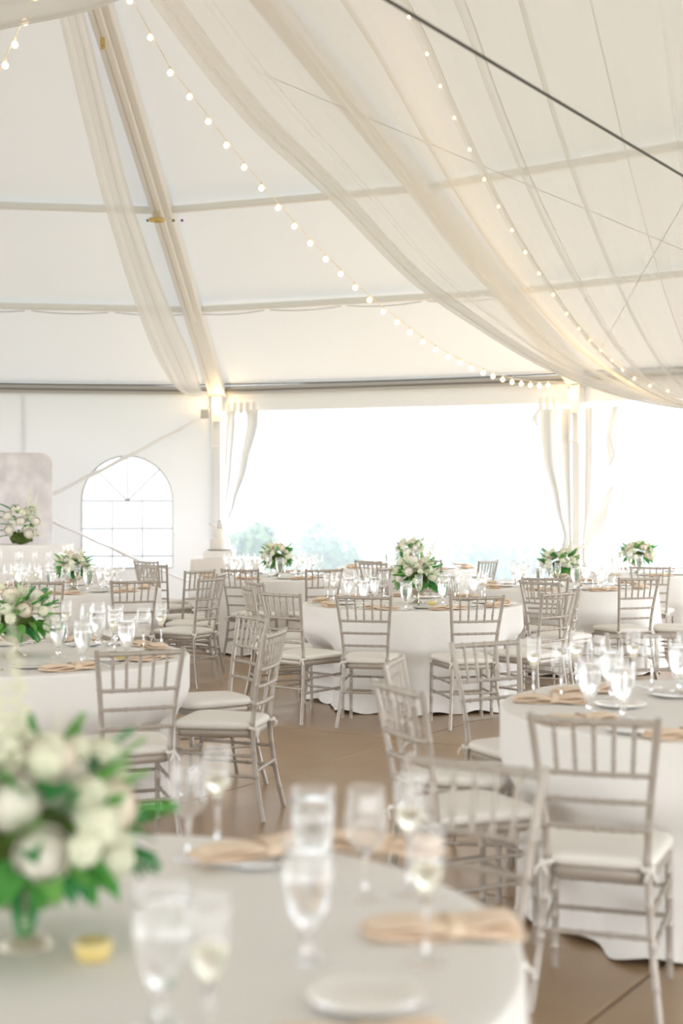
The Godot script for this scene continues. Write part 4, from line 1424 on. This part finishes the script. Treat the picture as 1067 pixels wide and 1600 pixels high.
func build_outside() -> void:
	tree(-8.6, 124.0, -0.7, -17.0, 5.2, 1, "hazy round tree seen just past the tied curtain by the cake")
	tree(-0.8, 140.0, -0.1, -18.0, 5.0, 2, "hazy pointed tree in the middle of the open view")
	tree(-4.6, 170.0, -3.4, -20.0, 5.6, 3, "low hazy tree between the two taller ones")
	tree(16.6, 170.0, -3.8, -20.0, 8.5, 4, "low spreading hazy tree near the lamp post")
	tree(8.0, 220.0, -6.6, -24.0, 7.5, 5, "small distant hazy tree low in the open view")
	tree(26.0, 190.0, -4.9, -22.0, 7.5, 6, "low hazy tree directly behind the lamp post")
	var fog := FogVolume.new()
	fog.name = "valley_haze"
	fog.size = Vector3(6000, 110, 5200)
	fog.position = v(0, -30, 2650)
	var fm := FogMaterial.new()
	fm.density = 0.0045
	fm.albedo = Color(1.0, 1.0, 1.0)
	fog.material = fm
	tag(fog, "bright white haze lying over the valley", "haze", "", "stuff")
	add_child(fog)

# ---------------------------------------------------------------- all of it
func _ready() -> void:
	# camera, sky, exposure
	var cam := Camera3D.new()
	cam.name = "camera"
	cam.projection = Camera3D.PROJECTION_FRUSTUM
	cam.near = 0.05
	cam.far = 9000.0
	cam.size = 0.05 * 1600.0 / 2222.0
	cam.frustum_offset = Vector2(0, -0.05 * 18.0 / 2222.0)
	cam.position = Vector3(0, 1.576, 0)
	cam.current = true
	var ca := CameraAttributesPhysical.new()
	ca.frustum_focal_length = 50.0
	ca.frustum_focus_distance = 10.2
	ca.frustum_near = 0.05
	ca.frustum_far = 9000.0
	ca.exposure_aperture = 1.8
	cam.attributes = ca
	add_child(cam)
	var env := Environment.new()
	env.background_mode = Environment.BG_SKY
	env.tonemap_mode = Environment.TONE_MAPPER_LINEAR
	env.tonemap_exposure = 1.52
	env.sdfgi_enabled = true
	env.ssao_enabled = true
	env.ssil_enabled = true
	env.volumetric_fog_enabled = true
	env.volumetric_fog_density = 0.0
	var sm := ProceduralSkyMaterial.new()
	sm.sky_top_color = Color(0.895, 0.948, 1.0)
	sm.sky_horizon_color = Color(0.985, 0.985, 0.98)
	sm.ground_bottom_color = Color(0.55, 0.56, 0.54)
	sm.ground_horizon_color = Color(0.93, 0.94, 0.93)
	sm.sky_energy_multiplier = 1.0
	sm.ground_energy_multiplier = 1.0
	var sky := Sky.new()
	sky.sky_material = sm
	env.sky = sky
	env.background_energy_multiplier = 4.3
	var we := WorldEnvironment.new()
	we.name = "world"
	we.environment = env
	add_child(we)
	make_materials()
	plan()
	build_shell()
	build_posts()
	build_curtains()
	build_drapes()
	build_string_lights()
	make_glasses()
	make_flower_meshes()
	make_chair()
	build_tables()
	build_chairs()
	build_corner()
	build_outside()

func build_tables() -> void:
	table("F", -0.56, 2.6, 0.89, 11, "white cloth over the nearest table, blurred, under the big rose centrepiece")
	table("L", -1.69, 7.46, 0.89, 12, "white floor-length cloth over the round table with a rose compote, behind the blurred nearest table")
	table("R", 1.52, 5.58, 0.895, 13, "white floor-length cloth over the near round table crowded with glasses and no flowers in view")
	table("M", 0.56, 11.3, 0.87, 14, "white floor-length cloth over the sharply focused round table in the middle of the floor")
	table("LB", -2.55, 13.05, 0.89, 15, "white cloth over the round table below the arched window")
	table("BCL", -0.75, 15.3, 0.89, 16, "white cloth over the round table in front of the cake table")
	table("RM", 2.10, 13.5, 0.89, 17, "white cloth over the round table before the lamp post")
	table("FR", 3.35, 16.0, 0.89, 18, "white cloth over the farthest round table past the lamp post")
	table("FC", 0.82, 17.3, 0.89, 19, "white cloth over the far round table behind the middle table's flowers")
	rng.seed = 40
	for q in [[-0.575, 2.6], [-1.70, 7.44], [0.60, 11.3], [-2.45, 13.0], [-0.69, 15.3], [2.07, 13.5], [3.33, 16.0], [0.83, 17.3]]: taken.append([Vector2(q[0], q[1]), 0.17])
	var near := {
		"on the nearest table": [["P", -0.06, 2.52], ["P", -0.06, 2.97], ["W", -0.31, 3.20], ["C", -0.24, 3.25], ["W", 0.05, 2.91], ["C", 0.14, 2.95], ["C", 0.15, 2.50], ["P", -0.28, 2.21], ["C", -0.16, 2.06]],
		"on the compote rose table": [["P", -1.29, 7.09], ["P", -1.47, 7.38], ["P", -1.11, 7.35], ["C", -1.20, 7.52], ["W", -1.08, 7.76], ["C", -1.00, 7.89], ["P", -1.29, 8.12], ["P", -1.36, 7.93], ["W", -1.44, 8.06], ["W", -1.40, 8.18], ["C", -1.57, 8.12], ["P", -2.1, 7.2], ["W", -2.2, 7.5]],
		"on the flowerless table": [["C", 0.80, 5.92], ["W", 0.90, 5.82], ["C", 1.03, 6.23], ["P", 0.95, 5.45], ["P", 1.11, 5.84], ["P", 1.05, 5.31], ["C", 1.28, 6.24], ["W", 1.35, 6.18], ["P", 1.44, 6.06], ["W", 1.10, 6.14], ["W", 1.42, 5.75], ["P", 1.37, 5.49], ["W", 1.53, 6.33], ["C", 1.75, 5.9], ["P", 1.85, 5.5], ["W", 1.6, 5.1]],
		"on the middle table": [["P", 0.48, 10.56], ["C", 0.59, 10.86], ["W", -0.11, 11.54], ["C", -0.06, 11.30], ["P", 0.06, 11.40], ["W", -0.01, 11.63], ["P", 0.17, 11.0], ["C", 0.12, 11.72], ["P", 0.27, 11.54], ["P", 0.79, 11.04], ["W", 0.90, 11.25], ["W", 1.02, 11.54], ["P", 1.10, 11.80], ["W", 1.14, 11.54], ["C", 1.18, 11.70], ["W", 0.35, 11.72], ["P", 0.86, 11.86], ["C", 0.98, 11.92], ["C", 0.22, 11.88]],
	}
	var own := {
		"on the nearest table": ["tall blurred water glass nearest to the napkin on the nearest table", "blurred water glass directly behind another on the nearest table", "blurred empty round wine glass beside the nearest roses", "blurred half-full flute at the far edge of the nearest table", "blurred empty wine glass at the aisle edge of the nearest table", "half-full flute behind another flute at the nearest table's corner", "half-full flute standing over the tan napkin on the nearest table", "largest blurred water glass, in front of the nearest roses", "blurred flute with pale champagne low at the picture's bottom edge"],
	}
	for q in [[0.19, 2.67, 0.1, "long tan napkin at the aisle edge of the blurred nearest table"], [-0.19, 3.20, 0.5, "dark-shadowed tan napkin on a plate at the nearest table's far edge"], [0.09, 3.32, -0.4, "tan napkin behind the water glasses of the nearest table"], [0.02, 2.10, 0.1, "large blurred tan napkin at the bottom edge of the picture"]]:
		napkin(q[0], q[1], q[2], "on the nearest table", q[3], TOP + (0.0165 if q[1] == 3.20 else 0.0))
	for q in [[0.84, 5.73, -0.15, "flat tan napkin at the aisle edge of the near flowerless table"], [0.87, 5.20, 0.25, "tan napkin seen through the back of the near chair"], [1.18, 4.88, 0.3, "tan napkin on the flowerless table's front edge"], [1.03, 6.0, 0.4, "tan napkin behind the glasses of the near flowerless table"], [1.75, 6.2, 1.9, ""]]:
		napkin(q[0], q[1], q[2], "on the flowerless table", q[3])
	for q in [[-0.19, 3.20, "white plate under the dark-shadowed napkin at the nearest table's far edge"], [-0.42, 2.03, "white plate low at the picture's bottom edge on the nearest table"], [0.04, 2.31, "white plate between two tan napkins on the nearest table"]]:
		taken.append([Vector2(q[0], q[1]), 0.1])
		tag(obj("plate", K.plate, M.plate, null, v(q[0], TOP, q[1])), q[2], "plate", "plates on the nearest table")
	for q in [[1.38, 5.90, "white plate carrying cutlery among the glasses on the flowerless table"], [1.10, 5.61, "white plate in the middle of the glasses on the flowerless table"], [1.75, 5.3, "white plate cut by the picture's edge on the flowerless table"], [1.03, 5.0, "white plate behind the nearest chair's top rail on the flowerless table"]]:
		taken.append([Vector2(q[0], q[1]), 0.1])
		tag(obj("plate", K.plate, M.plate, null, v(q[0], TOP, q[1])), q[2], "plate", "plates on the flowerless table")
	for where in near:
		var i := 0
		for g in near[where]:
			var lab: String = ""
			if own.has(where):
				lab = own[where][i]
			else:
				var rank := 0
				var total := 0
				for h in near[where]:
					if h[0] == g[0]:
						total += 1
						if h[1] / h[2] < g[1] / g[2]: rank += 1
				lab = "%s, %s %s" % [KINDS[g[0]][2], "leftmost" if rank == 0 else ("rightmost" if rank == total - 1 else ["", "second from left", "third from left", "fourth from left", "fifth from left", "sixth from left", "seventh from left"][rank]), where]
			glass(g[0], g[1], g[2], where, lab)
			i += 1
	for k in 3:
		tag(obj("fork" if k != 1 else "knife", K.fork if k != 1 else K.knife, M.steel, null, v(1.335 + 0.04 * k, TOP + 0.014, 5.92 - 0.02 * k), Basis(Vector3.UP, 0.7)), ["steel fork resting across the white plate among the glasses", "steel knife resting across the white plate among the glasses", "second steel fork on the white plate among the glasses"][k], "cutlery")
	setting_ring(-1.69, 7.46, 8, 0.55, "on the compote rose table", false, [], true)
	setting_ring(0.56, 11.3, 9, 0.15, "on the middle table", false, [], true)
	setting_ring(-2.55, 13.05, 8, 0.2, "on the window table", true)
	setting_ring(-0.75, 15.3, 8, 0.5, "on the table before the cake", true)
	setting_ring(2.10, 13.5, 8, 0.35, "on the lamp-post table", true)
	setting_ring(3.35, 16.0, 8, 0.1, "on the farthest table", true)
	setting_ring(0.82, 17.3, 8, 0.4, "on the far middle table", true)
	# centrepieces
	flowers(v(-0.575, TOP, 2.6), 1.18, 101, "large blurred white and cream rose centrepiece on the nearest table", 96, 3)
	flowers(v(-1.70, TOP, 7.44), 1.06, 102, "cream rose centrepiece in a silvery compote, on the table cut by the picture's edge", 92)
	flowers(v(0.60, TOP, 11.3), 1.04, 103, "white rose centrepiece in sharp focus on the middle table", 96, 1)
	flowers(v(-2.45, TOP, 13.0), 0.95, 104, "white rose centrepiece below the arched window", 74)
	flowers(v(-0.69, TOP, 15.3), 1.0, 105, "cream rose centrepiece between the cake and the open view", 74)
	flowers(v(2.07, TOP, 13.5), 1.0, 106, "broad leafy white centrepiece in front of the lamp post", 84, 1)
	flowers(v(3.33, TOP, 16.0), 1.05, 107, "pale washed-out centrepiece past the lamp post", 74)
	flowers(v(0.83, TOP, 17.3), 1.0, 108, "small white centrepiece showing just above the middle table's flowers", 74)
	# votives
	for q in [[-0.44, 2.52, "low glass cup with a yellow candle on the nearest table"], [-1.12, 7.24, "low glass cup with a yellow candle beside the rose compote"], [0.70, 11.05, "low glass cup with a yellow candle on the middle table"]]:
		var vt := thing("votive_candle", q[2], "candle", v(q[0], TOP, q[1]))
		var gm := MB.new()
		gm.lathe(PackedVector2Array([Vector2(0, 0), Vector2(0.03, 0), Vector2(0.036, 0.02), Vector2(0.04, 0.042), Vector2(0.0385, 0.0425), Vector2(0.037, 0.038)]), 22, Vector3.ZERO, false)
		obj("cup", gm.done(), M.wall_glass, vt)
		var wm := MB.new()
		wm.lathe(PackedVector2Array([Vector2(0, 0.003), Vector2(0.028, 0.003), Vector2(0.034, 0.02), Vector2(0.0355, 0.033), Vector2(0.01, 0.031), Vector2(0.002, 0.031), Vector2(0.0015, 0.040), Vector2(0, 0.040)]), 20)
		obj("wax", wm.done(), M.candle, vt)

func chair_list() -> Array:
	return [
		[0.766, 4.32, 0.30, 0.95, "nearest chair in full view, its back to us at the flowerless table"],
		[0.336, 3.58, -0.56, -0.83, "blurred chair drawn up to the nearest table, its back rest turned to the flowerless table"],
		[0.20, 5.04, 0.91, 0.41, "chair seen nearly edge-on at the aisle side of the flowerless table"],
		[0.215, 5.86, 0.975, -0.22, "chair half hidden behind the edge-on chair in the aisle"],
		[0.70, 6.60, 0.50, -0.86, "chair facing us across the flowerless table, nearer the aisle"],
		[1.50, 6.98, 0.05, -1.0, "chair facing us, mostly hidden by the flowerless table's glasses"],
		[-0.905, 6.28, -0.36, 0.93, "chair with its back to us at the rose-compote table, above the blurred roses"],
		[-0.54, 8.06, -0.88, -0.48, "chair behind another, aisle side of the rose-compote table, cushion showing"],
		[-0.372, 7.16, -0.975, 0.22, "chair standing side-on in the aisle at the rose-compote table"],
		[-1.697, 11.66, -0.35, 0.94, "chair with its back to us at the window table, nearer the aisle"],
		[-2.447, 11.52, -0.1, 1.0, "chair with its back to us at the window table, behind the compote roses"],
		[-1.48, 13.25, -0.75, 0.62, "chair beside the window table's aisle edge, top rail level"],
		[-1.98, 14.1, -0.85, -0.5, "chair of which one post shows at the far side of the window table"],
		[-1.78, 14.66, 0.5, 0.86, "far chair between the window table and the cake table"],
		[-1.95, 15.35, 0.65, 0.76, "farthest chair before the cake table"],
		[-1.10, 12.02, -0.88, 0.46, "chair turned three-quarters, long leg showing, at the window table's aisle side"],
		[-1.087, 12.83, -0.99, 0.12, "chair exactly edge-on behind the three-quarter chair"],
		[-0.970, 13.60, 0.35, 0.93, "chair with its back to us at the table before the cake"],
		[-0.678, 10.84, 0.96, 0.26, "edge-on chair at the middle table's far aisle corner"],
		[-0.66, 11.43, 0.90, 0.40, "chair partly hidden behind another at the middle table's aisle side"],
		[-0.434, 10.09, 0.66, 0.75, "sharp chair turned three-quarters at the middle table's aisle side"],
		[0.153, 9.80, 0.22, 0.97, "sharp chair with its back to us, first of two at the middle table's front"],
		[0.933, 9.77, -0.24, 0.97, "sharp chair with its back to us, second of two at the middle table's front"],
		[1.60, 11.50, 0.70, 0.71, "chair between the middle table and the lamp-post table, behind two others"],
		[1.736, 12.11, 0.2, 0.98, "chair with its back to us at the lamp-post table, overlapped by two chairs"],
		[1.548, 10.16, -0.72, 0.70, "chair turned three-quarters at the middle table's far front corner"],
		[1.80, 10.98, -0.97, 0.22, "edge-on chair at the middle table's outer side"],
		[2.508, 12.18, -0.33, 0.94, "chair with its back to us at the lamp-post table, cushion in full view"],
		[3.06, 14.1, 0.3, 0.95, "slim chair turned away beyond the lamp-post table"],
		[3.66, 14.40, 0.25, 0.97, "chair cut by the picture's edge at the farthest table"],
		[3.2, 12.36, -0.97, 0.24, "side-on chair at the lamp-post table's outer edge, cushion towards the table"],
		[-0.165, 13.60, -0.45, 0.90, "chair with its back to us between the cake table's neighbour and the middle table"],
		[0.33, 14.98, 0.70, 0.72, "far chair behind the middle table's glasses, lower of two"],
		[0.29, 15.52, 0.70, 0.72, "far chair behind the middle table's glasses, upper of two"],
		[0.42, 13.92, -0.92, 0.38, "far chair just beside the middle table's roses, slanted"],
		[0.931, 13.47, 0.91, -0.30, "far chair on the other side of the middle table's roses"],
		[0.93, 15.78, 0.45, 0.9, "far chair peeping above the roses of the middle table"],
		[1.60, 15.50, -0.8, 0.6, "far chair by itself before the far table's glasses"],
		[1.08, 12.66, 0.97, 0.24, "edge-on chair behind the middle table's wine glasses"],
	]

func build_chairs() -> void:
	for q in chair_list(): chair(q[0], q[1], q[2], q[3], q[4])
